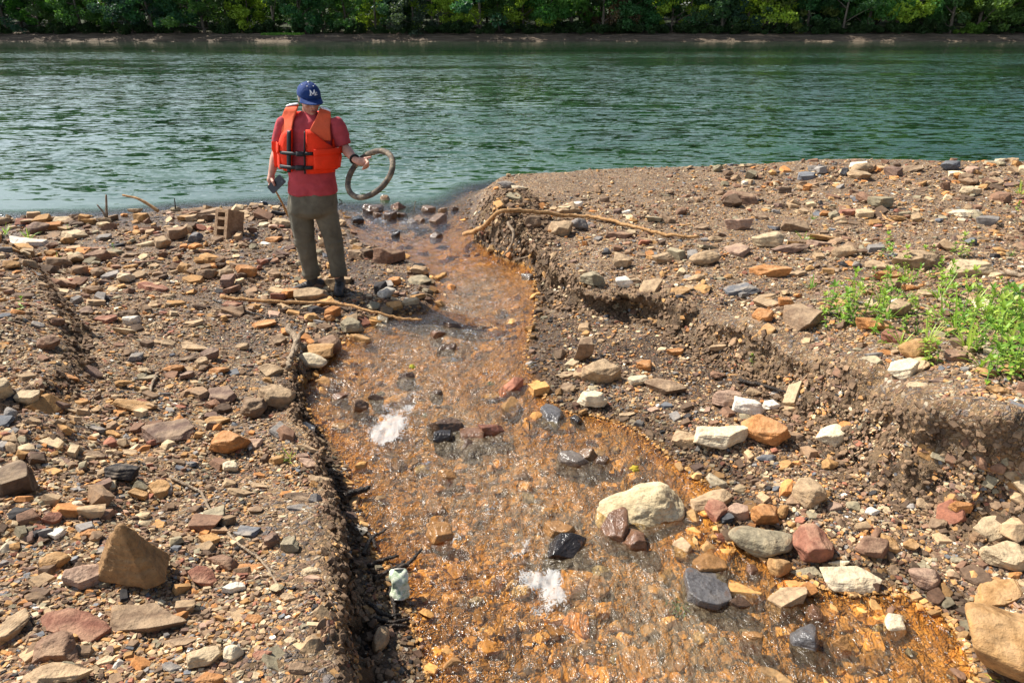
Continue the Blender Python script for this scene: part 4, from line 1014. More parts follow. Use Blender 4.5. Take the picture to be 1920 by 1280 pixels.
def place_plants():
    r=random.Random(5); used=set()
    def put(pool,px,py,sc,label=None,group=None):
        i=r.randrange(len(pool)); o=pool[i] if (id(pool),i) not in used else copy_thing(pool[i]); used.add((id(pool),i)); o.location=gp(px,py,0); o.rotation_euler=(r.gauss(0,.15),r.gauss(0,.15),r.uniform(0,6.28)); o.scale=(sc,)*3
        if label: o['label']=label; 
        if label and 'group' in o: del o['group']
        if group: o['group']=group
        return o
    cl=[(1690,478,22,12,3),(1775,480,32,16,5),(1690,500,30,10,5),(1745,535,45,25,9),(1790,560,40,30,9),(1600,575,45,22,11),(1580,600,40,16,8),(1680,555,45,18,8),(1650,620,40,18,6),(1725,600,60,30,9),(1800,600,55,28,8),(1870,580,40,35,9),(1830,640,35,25,7),(1890,650,30,45,10),(1860,700,30,18,5),(1905,705,20,25,5),(1740,690,16,8,3),(1885,600,30,50,8)]
    for cx,cy,sx,sy,n in cl:
        for k in range(n): 
            px,py=cx+r.gauss(0,1)*sx*.75,cy+r.gauss(0,1)*sy*.75
            if px>1935: continue
            put(WP,px,max(py,468),r.uniform(.55,1.15)*(1.05 if px>1800 and py>560 else .95))
    for px,py,s in ((1640,610,.8),(1570,590,1.1),(1622,592,1),(1600,560,.9),(1662,600,1.2),(1700,560,1.1),(1762,560,1),(1790,620,1.2),(1850,600,1.3),(1878,622,1.4),(1815,655,1.2),(1745,520,.9),(1700,530,.9),(1912,600,1.5),(1898,672,1.3),(1605,612,1),(1690,650,1),(1650,575,.9),(1740,640,.9),(1830,570,1),(1860,640,1.1),(1905,640,1.5),(1840,690,1),(1880,560,1.2),(1895,480,.7),(1720,625,.8),(1765,600,.9),(1900,560,1.3)): put(TP,px,py,s)
    put(TP,1522,540,1.2,'tall single grass tuft on the right bank left of the weed patch'); put(TP,1524,412,.8,'small grass tuft on the far right shelf'); put(TP,1506,452,.7,'tiny grass blades beside the long ochre stone'); put(TP,1912,365,1.3,'green tuft at the right edge near the shoreline'); put(WP,1905,395,.9,'single green weed at the right edge below the shoreline')
    put(TP,10,440,1.1,'green grass tuft on the far left shoreline'); put(TP,55,450,1.0,'green grass blades beside the pale flat stone at far left'); put(TP,108,492,1.1,'yellow-green grass tuft on the upper left bank'); put(WP,38,583,.45,'tiny green sprout on the left mound'); put(WP,215,470,.5,'small green sprout below the large red-brown boulder'); put(TP,543,862,.5,'small grass tuft at the lip of the left cut bank'); put(WP,128,432,.4,'tiny green sprout by the pale slab at far left'); put(WP,502,752,.3,'minute green sprout near the left bank edge'); put(WP,1412,688,.4,'tiny sprout on the right cut bank')
place_plants()
# ------------------------------------------------ far shore and its wood
def far_shore():
    xs=np.linspace(-150,150,420); ys=np.concatenate([np.linspace(122,140,60),np.geomspace(142,260,30)]); X,Y=np.meshgrid(xs,ys,indexing='xy'); nr,nc=X.shape; i=np.arange(nr*nc).reshape(nr,nc); F=np.stack([i[:-1,:-1],i[:-1,1:],i[1:,1:],i[1:,:-1]],-1).reshape(-1,4)
    x,y=X.ravel(),Y.ravel(); s=124+1.2*noise(xyz(x,0*x,0),.02,2,5); d=y-s; p=xyz(x,y,0)
    z=-.5+1.6*sm(-3,6.5,d)+.28*noise(p*np.array([.4,1.4,1]),.9,4,6)*sm(-2,0,d)*(1-sm(8,12,d))+.10*np.clip(d-7,0,60)+.01*np.clip(d-60,0,200)
    m=M_('far_bank_soil'); g=m.geo('Position'); q=m.n('ShaderNodeMapping'); m.put(q.inputs[0],g); q.inputs['Scale'].default_value=(.25,1,5); n=m.noise(q.outputs[0],1.0,5,.7); sp=m.n('ShaderNodeSeparateXYZ'); m.put(sp.inputs[0],g)
    col=m.ramp(n,[(.3,(.05,.038,.028)),(.5,(.115,.086,.06)),(.68,(.22,.17,.12))]); col=m.mix(m.ramp(m.math('ADD',m.math('MULTIPLY',sp.outputs[2],.25),m.math('MULTIPLY',m.noise(g,.5,3),.25)),[(.45,0),(.52,1)]),col,(.035,.045,.02))
    tag(link('far_bank',mesh_np('far_bank',np.stack([x,y,z],-1),F),m.fin(m.bsdf(col,.9,m.bump(m.noise(g,2.5,4,.7),1,.3),.2))),kind='structure')
    return lambda X_,Y_: float((-.5+1.6*sm(-3,6.5,Y_-124)+.10*np.clip(Y_-131,0,60)))
FARZ=far_shore()
def leaf_mat():
    m=M_('tree_leaves'); oi=m.n('ShaderNodeObjectInfo'); n=m.noise(m.coord('Object'),.9,3,.6); c=m.mix(1,oi.outputs['Color'],m.ramp(n,[(.3,(.6,.68,.7)),(.7,(1.45,1.35,1.1))]),'MULTIPLY')
    s=m.bsdf(c,.55,None,.3); t=m.n('ShaderNodeBsdfTranslucent'); m.put(t.inputs[0],m.mix(1,c,(1.5,1.5,.7),'MULTIPLY')); mx=m.n('ShaderNodeMixShader'); mx.inputs[0].default_value=.4; m.put(mx.inputs[1],s); m.put(mx.inputs[2],t.outputs[0]); return m.fin(mx.outputs[0])
LEAFM=leaf_mat(); BARK=wood_mat('bark',(.05,.04,.03),(.13,.105,.08),(.25,.22,.18))
def leaves_np(C,Rr,n,size,seed,flat=.75):
    r=np.random.default_rng(seed); k=len(C); id_=r.integers(0,k,n); v=r.normal(size=(n,3)); v/=np.linalg.norm(v,axis=1,keepdims=True); P=C[id_]+v*(Rr[id_]*r.uniform(.35,1,n)**.6)[:,None]*np.array([1,1,flat])
    a=r.normal(size=(n,3)); a/=np.linalg.norm(a,axis=1,keepdims=True); b=np.cross(a,r.normal(size=(n,3))); b/=np.linalg.norm(b,axis=1,keepdims=True); s=size*r.uniform(.6,1.3,n)[:,None]
    V=np.stack([P-a*s,P-b*s*.55,P+a*s,P+b*s*.55],1).reshape(-1,3); F=np.arange(n*4).reshape(-1,4); return V,F
def tree_proto(i):
    r=random.Random(40+i); rn=np.random.default_rng(60+i); H=r.uniform(15,22); root=empty('broadleaf_tree'); tb=bmesh.new()
    lean=Vector((r.uniform(-1.5,1.5),r.uniform(-1.5,-.2),0)); T=catmull([Vector((0,0,-.5)),Vector((0,0,H*.3))+lean*.3,Vector((0,0,H*.85))+lean],5); tube_bm(tb,T,[.30*(1-.85*k/len(T)) for k in range(len(T))],8,.1,i); C=[];R_=[]
    for k in range(11):
        t=r.uniform(.15,.9); b=T[int(t*(len(T)-1))]; a=r.uniform(0,6.28); L=(1.2-t)*H*.24*r.uniform(.6,1.2)+1; e=b+Vector((math.cos(a)*L,math.sin(a)*L,L*r.uniform(.1,.7))); tube_bm(tb,catmull([b,(b+e)/2+Vector((0,0,.3)),e],3),[.11,.10,.09,.07,.06,.05,.03][:7],5,.1,k)
        for q in range(3): C.append(e+Vector((r.gauss(0,.9),r.gauss(0,.9),r.gauss(0,.8)))); R_.append(r.uniform(.8,1.6))
    for k in range(34):
        z=r.uniform(.07,1)**.9*H; w=H*.2*math.sin(math.pi*min(.95,.2+.72*z/H))+.5; a=r.uniform(0,6.28); q=w*r.uniform(.55,1.05); C.append(Vector((math.cos(a)*q,math.sin(a)*q,z))+lean*(z/H)); R_.append(r.uniform(.7,1.7))
    V,F=leaves_np(np.array([c[:] for c in C]),np.array(R_),7500,.26,i); bm_obj('trunk',tb,BARK,root); c=link('crown',mesh_np('crown',V,F,False),LEAFM,root); return root
def bush_proto(i):
    rn=np.random.default_rng(500+i); C=np.stack([rn.normal(0,1.2,9),rn.normal(0,.8,9),rn.uniform(.2,1.7,9)],-1); V,F=leaves_np(C,rn.uniform(.4,.9,9),1800,.17,i); return link('bush',mesh_np('bush',V,F,False),LEAFM)
def forest():
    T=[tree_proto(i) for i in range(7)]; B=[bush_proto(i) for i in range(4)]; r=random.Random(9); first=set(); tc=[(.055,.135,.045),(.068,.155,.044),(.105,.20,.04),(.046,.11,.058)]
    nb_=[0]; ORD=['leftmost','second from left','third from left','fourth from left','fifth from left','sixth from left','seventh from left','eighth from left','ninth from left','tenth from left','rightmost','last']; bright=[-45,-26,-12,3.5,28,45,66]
    def put(pool,i,x,y,s,col,label,cat,group):
        if (id(pool),i) in first: o=copy_thing(pool[i])
        else: o=pool[i]; first.add((id(pool),i))
        o.location=(x,y,FARZ(x,y)); o.rotation_euler=(0,0,r.uniform(0,6.28)); s*=(.86 if x<-25 else 1); o.scale=(s,s,s*r.uniform(.85,1.05)); tag(o,label,cat,group)
        for q in (list(o.children) or [o]): q.color=(*col,1)
    for (y0,step,dy) in ((133.5,4.3,1.6),(142,5.2,2.5),(152,6.5,3),(165,8,4)):
        x=-108-(y0-133)*.3
        while x<108+(y0-133)*.3:
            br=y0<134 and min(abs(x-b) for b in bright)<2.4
            c=(.25,.36,.045) if br else tuple(a*r.uniform(.75,1.25) for a in r.choice(tc))  # brighter yellow-green leaf colour stands in for sunlight on these crowns
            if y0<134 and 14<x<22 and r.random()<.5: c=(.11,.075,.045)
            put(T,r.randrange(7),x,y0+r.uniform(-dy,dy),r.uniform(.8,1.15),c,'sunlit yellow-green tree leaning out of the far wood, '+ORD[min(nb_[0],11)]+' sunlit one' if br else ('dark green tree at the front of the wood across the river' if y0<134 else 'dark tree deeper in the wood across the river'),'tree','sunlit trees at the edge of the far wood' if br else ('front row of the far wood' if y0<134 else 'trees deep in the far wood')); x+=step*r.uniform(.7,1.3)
            if br: nb_[0]+=1
    x=-95
    while x<95:
        sunny=77<x<82; put(B,r.randrange(4),x,131.2+r.uniform(-.8,.8),r.uniform(.7,1.3),(.10,.2,.03) if sunny else (.028,.062,.02),'bright green bush at the right end of the far bank' if sunny else 'low dark bush at the foot of the far wood','bush','bright bushes on the far bank' if sunny else 'low bushes along the far bank'); x+=r.uniform(2.2,4.5)  # sunshine on the right-hand bushes is put into their brighter green
    rn=np.random.default_rng(4); n=2500; X=rn.uniform(-43,-36,n); Y=rn.uniform(128.2,129.8,n); P=np.stack([X,Y,np.array([FARZ(0,q) for q in Y])+.1],-1); V,F=leaves_np(P,np.full(n,.15),n*2,.14,3); o=link('shore_grass',mesh_np('shore_grass',V,F,False),LEAFM); o.color=(.12,.26,.05,1); tag(o,'strip of bright green grass on the far bank','grass',None,'stuff')
forest()
# ------------------------------------------------ the man
def person():
    PY=6.0; gz=float(hq(np.array([-1.78]),np.array([6.0]))[0]); O=Vector((-1.76,PY,gz+.005)); root=empty('person',O)
    tag(root,'man in blue cap, red shirt and orange life vest standing beside the stream, looking down','person')
    def L(px,py,dy=0): return at_y(px,py,PY+dy)-O
    def cap_(bm,a,ra,b,rb,seg=20,sq=1.0):
        d=b-a; n=d.normalized(); s=n.orthogonal().normalized(); t=n.cross(s); rings=[]
        prof=[(-1,0)]+[(-math.cos(x),math.sin(x)) for x in (.4,.8,1.2)]+[(0,1)]
        pts=[(a+n*ra*c,ra*r_) for c,r_ in prof[1:]]+[(a.lerp(b,q),ra+(rb-ra)*q) for q in (.33,.66)]+[(b-n*rb*c,rb*r_) for c,r_ in reversed(prof[1:])]
        for c,r_ in pts: rings.append([bm.verts.new(c+(s*math.cos(k*6.28319/seg)+t*math.sin(k*6.28319/seg)*sq)*r_) for k in range(seg)])
        for A,B in zip(rings,rings[1:]):
            for k in range(seg): bm.faces.new((A[k],A[(k+1)%seg],B[(k+1)%seg],B[k]))
        bm.faces.new(rings[0][::-1]); bm.faces.new(rings[-1])
    def ell(bm,c,r3,M=None):
        S=Matrix.Diagonal((*r3,1)); m=(M or Matrix.Identity(4))@Matrix.Translation(c)@S; bmesh.ops.create_icosphere(bm,subdivisions=3,radius=1,matrix=m)
    def ring(c,a,b,n=2.4,seg=40,yaw=0):
        out=[]
        for k in range(seg):
            t=k*6.28319/seg; x=math.copysign(abs(math.cos(t))**(2/n),math.cos(t))*a; y=math.copysign(abs(math.sin(t))**(2/n),math.sin(t))*b
            out.append(c+Vector((x*math.cos(yaw)-y*math.sin(yaw),x*math.sin(yaw)+y*math.cos(yaw),0)))
        return out
    def loft(bm,rings):
        R=[[bm.verts.new(p) for p in r] for r in rings]; n=len(R[0])
        for A,B in zip(R,R[1:]):
            for k in range(n): bm.faces.new((A[k],A[(k+1)%n],B[(k+1)%n],B[k]))
        bm.faces.new(R[0][::-1]); bm.faces.new(R[-1])
    def tubering(p,d,a,b,seg=28):
        d=d.normalized(); s=d.cross(Vector((0,1,0))).normalized(); t=d.cross(s); return [p+s*math.cos(k*6.28319/seg)*a+t*math.sin(k*6.28319/seg)*b for k in range(seg)]
    def remesh(name,bm,vox,mat,parent=root,smooth=4,wr=None):
        bmesh.ops.recalc_face_normals(bm,faces=bm.faces[:]); me=bpy.data.meshes.new('t'); bm.to_mesh(me); bm.free(); o=bpy.data.objects.new('t',me); COL.objects.link(o)
        m=o.modifiers.new('r','REMESH'); m.mode='VOXEL'; m.voxel_size=vox; m.use_smooth_shade=True
        if smooth: s=o.modifiers.new('s','SMOOTH'); s.iterations=smooth; s.factor=.5
        dg=bpy.context.evaluated_depsgraph_get(); me2=bpy.data.meshes.new_from_object(o.evaluated_get(dg)); bpy.data.objects.remove(o); me2.name=name
        if wr:
            n=len(me2.vertices); P=np.zeros(n*3,np.float32); me2.vertices.foreach_get('co',P); P=P.reshape(-1,3); N=np.zeros(n*3,np.float32); me2.vertices.foreach_get('normal',N); N=N.reshape(-1,3)
            P=P+N*wr(P)[:,None]; me2.vertices.foreach_set('co',P.astype(np.float32).ravel()); me2.update()
        me2.polygons.foreach_set('use_smooth',[True]*len(me2.polygons)); me2.materials.clear(); return link(name,me2,mat,parent)
    def cloth(name,col,sc=18,rough=.85,v=.18):
        m=M_(name); c=m.coord('Object'); n=m.noise(c,sc,4,.6,.6); cc=m.mix(1,(*col,1),m.ramp(n,[(.3,1-v),(.7,1+v)]),'MULTIPLY'); return m.fin(m.bsdf(cc,rough,m.bump(m.math('ADD',m.noise(c,sc*1.3,3,.55,.8),m.math('MULTIPLY',m.noise(c,700,2),.06)),.45,.012),.25))
    # --- head frame
    HC=L(580,185,.01); M=Matrix.Translation(HC)@Matrix.Rotation(math.radians(32),4,'Z')@Matrix.Rotation(math.radians(14),4,'X')
    b=bmesh.new(); V=Vector
    ell(b,V((0,.012,.015)),(.080,.100,.104),M); ell(b,V((0,-.022,-.045)),(.066,.072,.075),M); ell(b,V((0,-.045,-.088)),(.046,.042,.036),M); ell(b,V((0,-.070,-.103)),(.026,.020,.017),M)
    cap_(b,M@V((0,-.088,.008)),.010,M@V((0,-.113,-.036)),.014); ell(b,V((.012,-.100,-.040)),(.010,.012,.008),M); ell(b,V((-.012,-.100,-.040)),(.010,.012,.008),M)
    ell(b,V((0,-.094,-.068)),(.026,.008,.005),M); ell(b,V((0,-.092,-.078)),(.023,.009,.006),M)
    for s in (-1,1):
        ell(b,V((s*.034,-.082,.020)),(.026,.014,.009),M); ell(b,V((s*.045,-.068,-.030)),(.022,.020,.018),M)
        ell(b,V((s*.080,.010,-.008)),(.009,.020,.032),M@Matrix.Rotation(s*.25,4,'Z')); ell(b,V((s*.033,-.080,-.004)),(.014,.012,.011),M)
    nb=L(578,218,.03); cap_(b,HC+V((-.005,.02,-.05)),.058,nb+V((0,.01,-.04)),.068)
    # torso and legs under the clothes
    loft(b,[ring(L(578,216,.03),.08,.07),ring(L(579,222,.02),.16,.09),ring(L(581,240,0),.185,.11),ring(L(584,300,0),.185,.12),ring(L(586,350,0),.19,.12),ring(L(588,395,0),.18,.12)])
    for h,k,a in ((L(566,395),L(574,452),L(586,517)),(L(612,395),L(624,452),L(634,517))): cap_(b,h,.09,k,.058); cap_(b,k,.058,a,.042)
    # arms
    SR,ER,WR=L(531,233,.01),L(519,287,.05),L(509,326,-.04); SL,EL,WL_=L(630,232,.01),L(646,277,.0),L(666,300,-.19)
    cap_(b,SR+V((.012,0,-.015)),.044,ER,.041); cap_(b,ER,.043,ER.lerp(WR,.3),.045); cap_(b,ER.lerp(WR,.3),.045,WR,.028)
    cap_(b,SL+V((-.012,0,-.015)),.044,EL,.042); cap_(b,EL,.044,EL.lerp(WL_,.3),.045); cap_(b,EL.lerp(WL_,.3),.045,WL_,.028)
    # hand holding the phone: palm on its lower left edge, fingers behind, thumb across the front
    PR=L(508,338,-.07); cap_(b,WR,.028,PR,.036,sq=.75)
    fr=[(513,350,-.075),(509,352,-.08),(506,351,-.07),(503.5,348,-.06)]
    for i,(x,y,d) in enumerate(fr): k=L(505.5+i*-.6+3,344-i*.3,-.085+.008*i); cap_(b,PR+V((.012-.009*i,0,-.01)),.013,k,.0115); cap_(b,k,.0110,L(x+1,y+1,d-.02),.0095); cap_(b,L(x+1,y+1,d-.02),.0095,L(x+6,y+3,d-.028),.008)
    cap_(b,PR+V((.012,-.01,.01)),.014,L(512,341,-.125),.012); cap_(b,L(512,341,-.125),.012,L(514.5,347,-.132),.010)
    # hand gripping the hoop: thumb along the top, four fingers curled round it
    PL=L(676,303.5,-.215); cap_(b,WL_,.028,PL,.037,sq=.8); cap_(b,PL,.035,L(681,305,-.22),.031)
    cap_(b,PL+V((0,0,.015)),.016,L(685,297.5,-.235),.013); cap_(b,L(685,297.5,-.235),.012,L(695,295,-.235),.0095)
    for i in range(4):
        k1=L(687.5+.9*i,301.5+3.1*i,-.255+.012*i); k2=L(690.5-1.2*i,305.5+2.9*i,-.285+.012*i); k3=L(684.5-1.5*i,309.5+2.6*i,-.285+.012*i)
        cap_(b,L(681,303+1.2*i,-.225),.013,k1,.0125); cap_(b,k1,.0120,k2,.0110); cap_(b,k2,.0108,k3,.0092)
    sk=M_('skin'); c=sk.coord('Object'); n=sk.noise(c,22,4,.6); col=sk.mix(sk.attr('lip'),sk.ramp(n,[(.3,(.40,.185,.125)),(.7,(.55,.30,.21))]),(.33,.10,.08)); skm=sk.fin(sk.bsdf(col,.55,sk.bump(sk.noise(c,160,3),.25,.002),.4,Subsurface_Weight=.05))
    body=remesh('body',b,.0045,skm,smooth=3)
    n_=len(body.data.vertices); P=np.zeros(n_*3,np.float32); body.data.vertices.foreach_get('co',P); P=P.reshape(-1,3); Mi=np.array(M.inverted()); q=P@Mi[:3,:3].T+Mi[:3,3]
    fattr(body.data,'lip',np.exp(-((q[:,0]/.026)**4)-(((q[:,2]+.073)/.009)**4))*(q[:,1]<-.07))
    for s in (-1,1):
        e=bmesh.new(); ell(e,V((s*.033,-.0905,-.004)),(.012,.006,.0045),M); bm_obj('eye',e,simple('eye_dark_%d'%s,(.05,.035,.03),.3),root)
    # short grey hair under the cap
    e=bmesh.new(); ell(e,V((0,.028,.004)),(.086,.098,.082),M); hr=bm_obj('hair',e,simple('grey_hair',(.22,.19,.17),.8,.2,0,.5,60),root)
    # --- cap
    blue=cloth('navy_cap_cloth',(.008,.032,.135),40,.8,.12); white=simple('white_thread',(.75,.75,.75),.7)
    def dome(a,e,off=0): return V((math.sin(a)*math.cos(e)*(.094+off),.008-math.cos(a)*math.cos(e)*(.112+off)*1.0,.036+math.sin(e)*(.096+off)))
    cp=bmesh.new(); R=[[cp.verts.new(M@dome(k*6.28319/48,e,.0012*math.cos(k*6.28319/48*6)*(1 if True else 0))) for k in range(48)] for e in [-.12+1.66*j/18 for j in range(19)]]
    for A,B in zip(R,R[1:]):
        for k in range(48): cp.faces.new((A[k],A[(k+1)%48],B[(k+1)%48],B[k]))
    cp.faces.new(R[-1]); capo=bm_obj('cap',cp,blue,root); sd=capo.modifiers.new('s','SOLIDIFY'); sd.thickness=.003; sd.offset=-1
    br=bmesh.new(); G=[]
    for i in range(25):
        u=-1+i/12; row=[]
        for j in range(9):
            v=j/8; a=u*1.12; base=dome(a,-.10,.001); ext=.078*(1-abs(u)**2.6*.92); row.append(br.verts.new(M@(base+V((u*.012*v,-ext*v,-.022*u*u*v-.016*v)))))
        G.append(row)
    for A,B in zip(G,G[1:]):
        for j in range(8): br.faces.new((A[j],B[j],B[j+1],A[j+1]))
    bro=bm_obj('cap_brim',br,blue,capo); sd=bro.modifiers.new('s','SOLIDIFY'); sd.thickness=.004
    lg=bmesh.new()
    def strip(x0,y0,x1,y1,w,flat=False):
        d=Vector((x1-x0,y1-y0)); L_=d.length; d/=L_; q=Vector((-d.y,d.x))*w/2 if not flat else Vector((w/2,0)); pr=None
        for k in range(7):
            t=k/6; c=(x0+(x1-x0)*t,y0+(y1-y0)*t); f=lambda x,y: M@dome(x/.098,.44+y/.11,.0045); cur=(lg.verts.new(f(c[0]-q.x,c[1]-q.y)),lg.verts.new(f(c[0]+q.x,c[1]+q.y)))
            if pr: lg.faces.new((pr[0],pr[1],cur[1],cur[0]))
            pr=cur
    strip(-.020,-.021,-.020,.021,.009); strip(.020,-.021,.020,.021,.009); strip(-.020,.021,0,-.014,.010,True); strip(.020,.021,0,-.014,.010,True)
    for sx in (-1,1): strip(sx*.020-.010,-.021,sx*.020+.010,-.021,.005); strip(sx*.022-.007,.0215,sx*.022+.006,.0215,.005)
    for k in range(7): a0=.7+k*.7; a1=a0+.72; strip(.038+.0085*math.cos(a0),-.010+.010*math.sin(a0),.038+.0085*math.cos(a1),-.010+.010*math.sin(a1),.0045)
    lo=bm_obj('cap_logo',lg,white,capo)
    for a,e in ((-.55,.98),(.45,.98),(1.45,.95),(-1.5,.95),(0,1.54)):
        ee=bmesh.new(); r_=.0045 if e<1.5 else .009; ell(ee,dome(a,e,.001),(r_,r_,r_*.8),M); bm_obj('eyelet' if e<1.5 else 'cap_button',ee,white,capo)
    # --- shirt
    red=cloth('faded_red_cloth',(.40,.055,.065),9,.9,.2); sb=bmesh.new()
    TR=[(209,.066,.066,578,.035),(213,.085,.070,578,.03),(218,.125,.085,579,.02),(226,.178,.105,581,.01),(245,.188,.125,582,0),(270,.186,.130,583,0),(300,.190,.138,584,-.005),(330,.200,.146,585,-.005),(350,.210,.150,586,-.005),(362,.216,.152,586.5,-.005)]
    loft(sb,[ring(L(cx,py,dy),a,bb) for py,a,bb,cx,dy in TR])
    for S,E,t,r0,r1 in ((SR,ER,.62,.070,.070),(SL,EL,.90,.076,.068)):
        d=E-S; loft(sb,[tubering(S+d*q+V((0,.0,0)),d,r_,r_*1.02) for q,r_ in ((-.24,.035),(-.10,r0*.80),(.15,r0*.99),(.45,r0*.97),(t,r1))])
    def wrs(P): return .007*noise(P*np.array([1,1,1.8]),11,2,3)+.008*noise(P*np.array([2,1,.6])+P[:,2:3]*.6,8,2,8)
    shirt=remesh('shirt',sb,.008,red,smooth=5,wr=wrs)
    # --- trousers
    olive=cloth('olive_canvas',(.120,.108,.078),8,.9,.3); tb=bmesh.new()
    hr_,kr,ar=L(563,398),L(572,452),L(584,512); hl,kl,al=L(611,398),L(625.5,452),L(635,510)
    loft(tb,[ring(L(587,py,0),a,bb) for py,a,bb in ((350,.200,.140),(362,.208,.146),(380,.216,.150),(394,.214,.148),(403,.195,.12),(408,.12,.08))])
    for h,k,a,R5 in ((hr_,kr,ar,(.105,.104,.094,.086,.080,.076,.082)),(hl,kl,al,(.105,.104,.092,.080,.073,.070,.078))):
        pts=[h+V((0,0,.06)),h,h.lerp(k,.55),k,k.lerp(a,.4),k.lerp(a,.75),a+V((0,0,-.035))]; loft(tb,[ring(p,r_,r_*1.02,2.1,28) for p,r_ in zip(pts,R5)])
    za=ar.z; 
    def wrt(P):
        z=P[:,2]; lo=np.exp(-((z-.12)/.09)**2); kn=np.exp(-((z-kr.z)/.07)**2)
        return .007*noise(P,9,3,4)+.016*(lo+.6*kn)*noise(P*np.array([.6,.6,3.2]),11,2,6)+.011*noise(P*np.array([1,1,.35]),13,2,9)
    tr=remesh('trousers',tb,.008,olive,smooth=5,wr=wrt)
    lp=bmesh.new(); p0=L(637.5,378,-.01); tube_bm(lp,[p0+V((-.01,0,.02)),p0+V((.014,0,.006)),p0+V((.016,0,-.016)),p0+V((-.008,0,-.024))],.006,8); bm_obj('hammer_loop',lp,olive,tr)
    # --- shoes
    lea=simple('dark_shoe_leather',(.045,.038,.034),.6,.4,0,.4,30); sole=simple('shoe_sole',(.022,.020,.019),.8)
    for nm,ank,dirv,Lf in (('shoe',ar,V((-.80,-.60,0)),.29),('shoe',al,V((.10,-1,0)),.285)):
        d=dirv.normalized(); gz_=float(hq(np.array([O.x+ank.x+d.x*.08]),np.array([O.y+ank.y+d.y*.08]))[0])-O.z; base=V((ank.x,ank.y,gz_+.012)); heel=base-d*.07; toe=base+d*(Lf-.07-.05); u=bmesh.new()
        cap_(u,heel+V((0,0,.045)),.044,base+d*.05+V((0,0,.045)),.047); cap_(u,base+d*.05+V((0,0,.040)),.046,toe+V((0,0,.030)),.040,sq=1); cap_(u,base+V((0,0,.05)),.044,base-d*.005+V((0,0,.12)),.045); ell(u,toe+V((0,0,.022)),(.044,.044,.032))
        so=remesh('shoe',u,.006,lea,smooth=3)
        s2=bmesh.new(); q=d.cross(V((0,0,1))); out=[]
        for k in range(32):
            a=k*6.28319/32; t=math.cos(a); wd=.046*(1+.12*t)*(1-.25*math.exp(-((t+.1)/.35)**2)); out.append(heel.lerp(toe,.5)+d*t*(Lf/2+.004)+q*math.copysign(abs(math.sin(a))**.7,math.sin(a))*wd)
        v0=[s2.verts.new(p+V((0,0,-.016))) for p in out]; v1=[s2.verts.new(p+V((0,0,.014))) for p in out]; s2.faces.new(v0[::-1]); s2.faces.new(v1)
        for k in range(32): s2.faces.new((v0[k],v0[(k+1)%32],v1[(k+1)%32],v1[k]))
        bm_obj('sole',s2,sole,so)
        for k in range(4):
            lc=bmesh.new(); c0=base+d*(.045+.022*k)+V((0,0,.094-.007*k)); tube_bm(lc,[c0-q*.022,c0+V((0,0,.005)),c0+q*.022],.003,6); bm_obj('shoelace',lc,simple('lace',(.12,.10,.09)) if k==0 and nm=='x' else sole,so)
    # --- life vest
    orange=cloth('orange_vest_cloth',(.80,.036,.006),12,.75,.1); salmon=cloth('faded_orange_cloth',(.76,.125,.05),12,.8,.1); blk=simple('black_webbing',(.008,.008,.009),.6); refl=simple('reflective_tape',(.72,.74,.76),.35,.6)
    pys=[t[0] for t in TR]
    def torso(py): return [float(np.interp(py,pys,[t[i] for t in TR])) for i in (1,2,3,4)]
    def surf(px,py,off,ex=.018):
        a,bb,cx,dy=torso(py); c=L(cx,py,dy); a+=ex; bb+=ex*.6; x=L(px,py,dy).x-c.x; u=min(.995,abs(x/a)); y=-bb*(1-u**2.4)**(1/2.4); nv=V((x/a**2*1.2,y/bb**2,0)).normalized(); return c+V((x,y,0))+nv*off
    def panel(name,rows,mat,parent,nu=14,nv=26,base=.0,pw=.5,ex=.018):
        bm=bmesh.new(); ys_=[r_[0] for r_ in rows]; F=[];B=[]
        for j in range(nv+1):
            py=ys_[0]+(ys_[-1]-ys_[0])*j/nv; xl,xr,th=[float(np.interp(py,ys_,[r_[i] for r_ in rows])) for i in (1,2,3)]; f=[];g=[]
            for i in range(nu+1):
                u=i/nu; prof=(max(0,math.sin(math.pi*u)*math.sin(math.pi*min(1,max(0,j/nv)))))**pw; px=xl+(xr-xl)*u; f.append(bm.verts.new(surf(px,py,base+th*(.35+.65*prof),ex))); g.append(bm.verts.new(surf(px,py,base-.004,ex)))
            F.append(f);B.append(g)
        for j in range(nv):
            for i in range(nu): bm.faces.new((F[j][i],F[j][i+1],F[j+1][i+1],F[j+1][i])); bm.faces.new((B[j][i],B[j+1][i],B[j+1][i+1],B[j][i+1]))
        for j in range(nv): bm.faces.new((F[j][0],F[j+1][0],B[j+1][0],B[j][0])); bm.faces.new((F[j+1][nu],F[j][nu],B[j][nu],B[j+1][nu]))
        for i in range(nu): bm.faces.new((F[0][i+1],F[0][i],B[0][i],B[0][i+1])); bm.faces.new((F[nv][i],F[nv][i+1],B[nv][i+1],B[nv][i]))
        return bm_obj(name,bm,mat,parent)
    vest=panel('life_vest',[(238,548,556,.030),(248,538,557,.045),(262,531,557,.052),(275,526,557,.055),(300,526,556,.052),(312,528,557,.045),(316,529,557,.030)],orange,root,pw=.35,ex=.030)
    p2=panel('vest_panel',[(239,582,588,.030),(248,583,601,.038),(262,583,616,.042),(272,583,626,.043),(300,584,631,.043),(312,584,630,.038),(319,585,631,.030)],orange,vest,pw=.35,ex=.030)
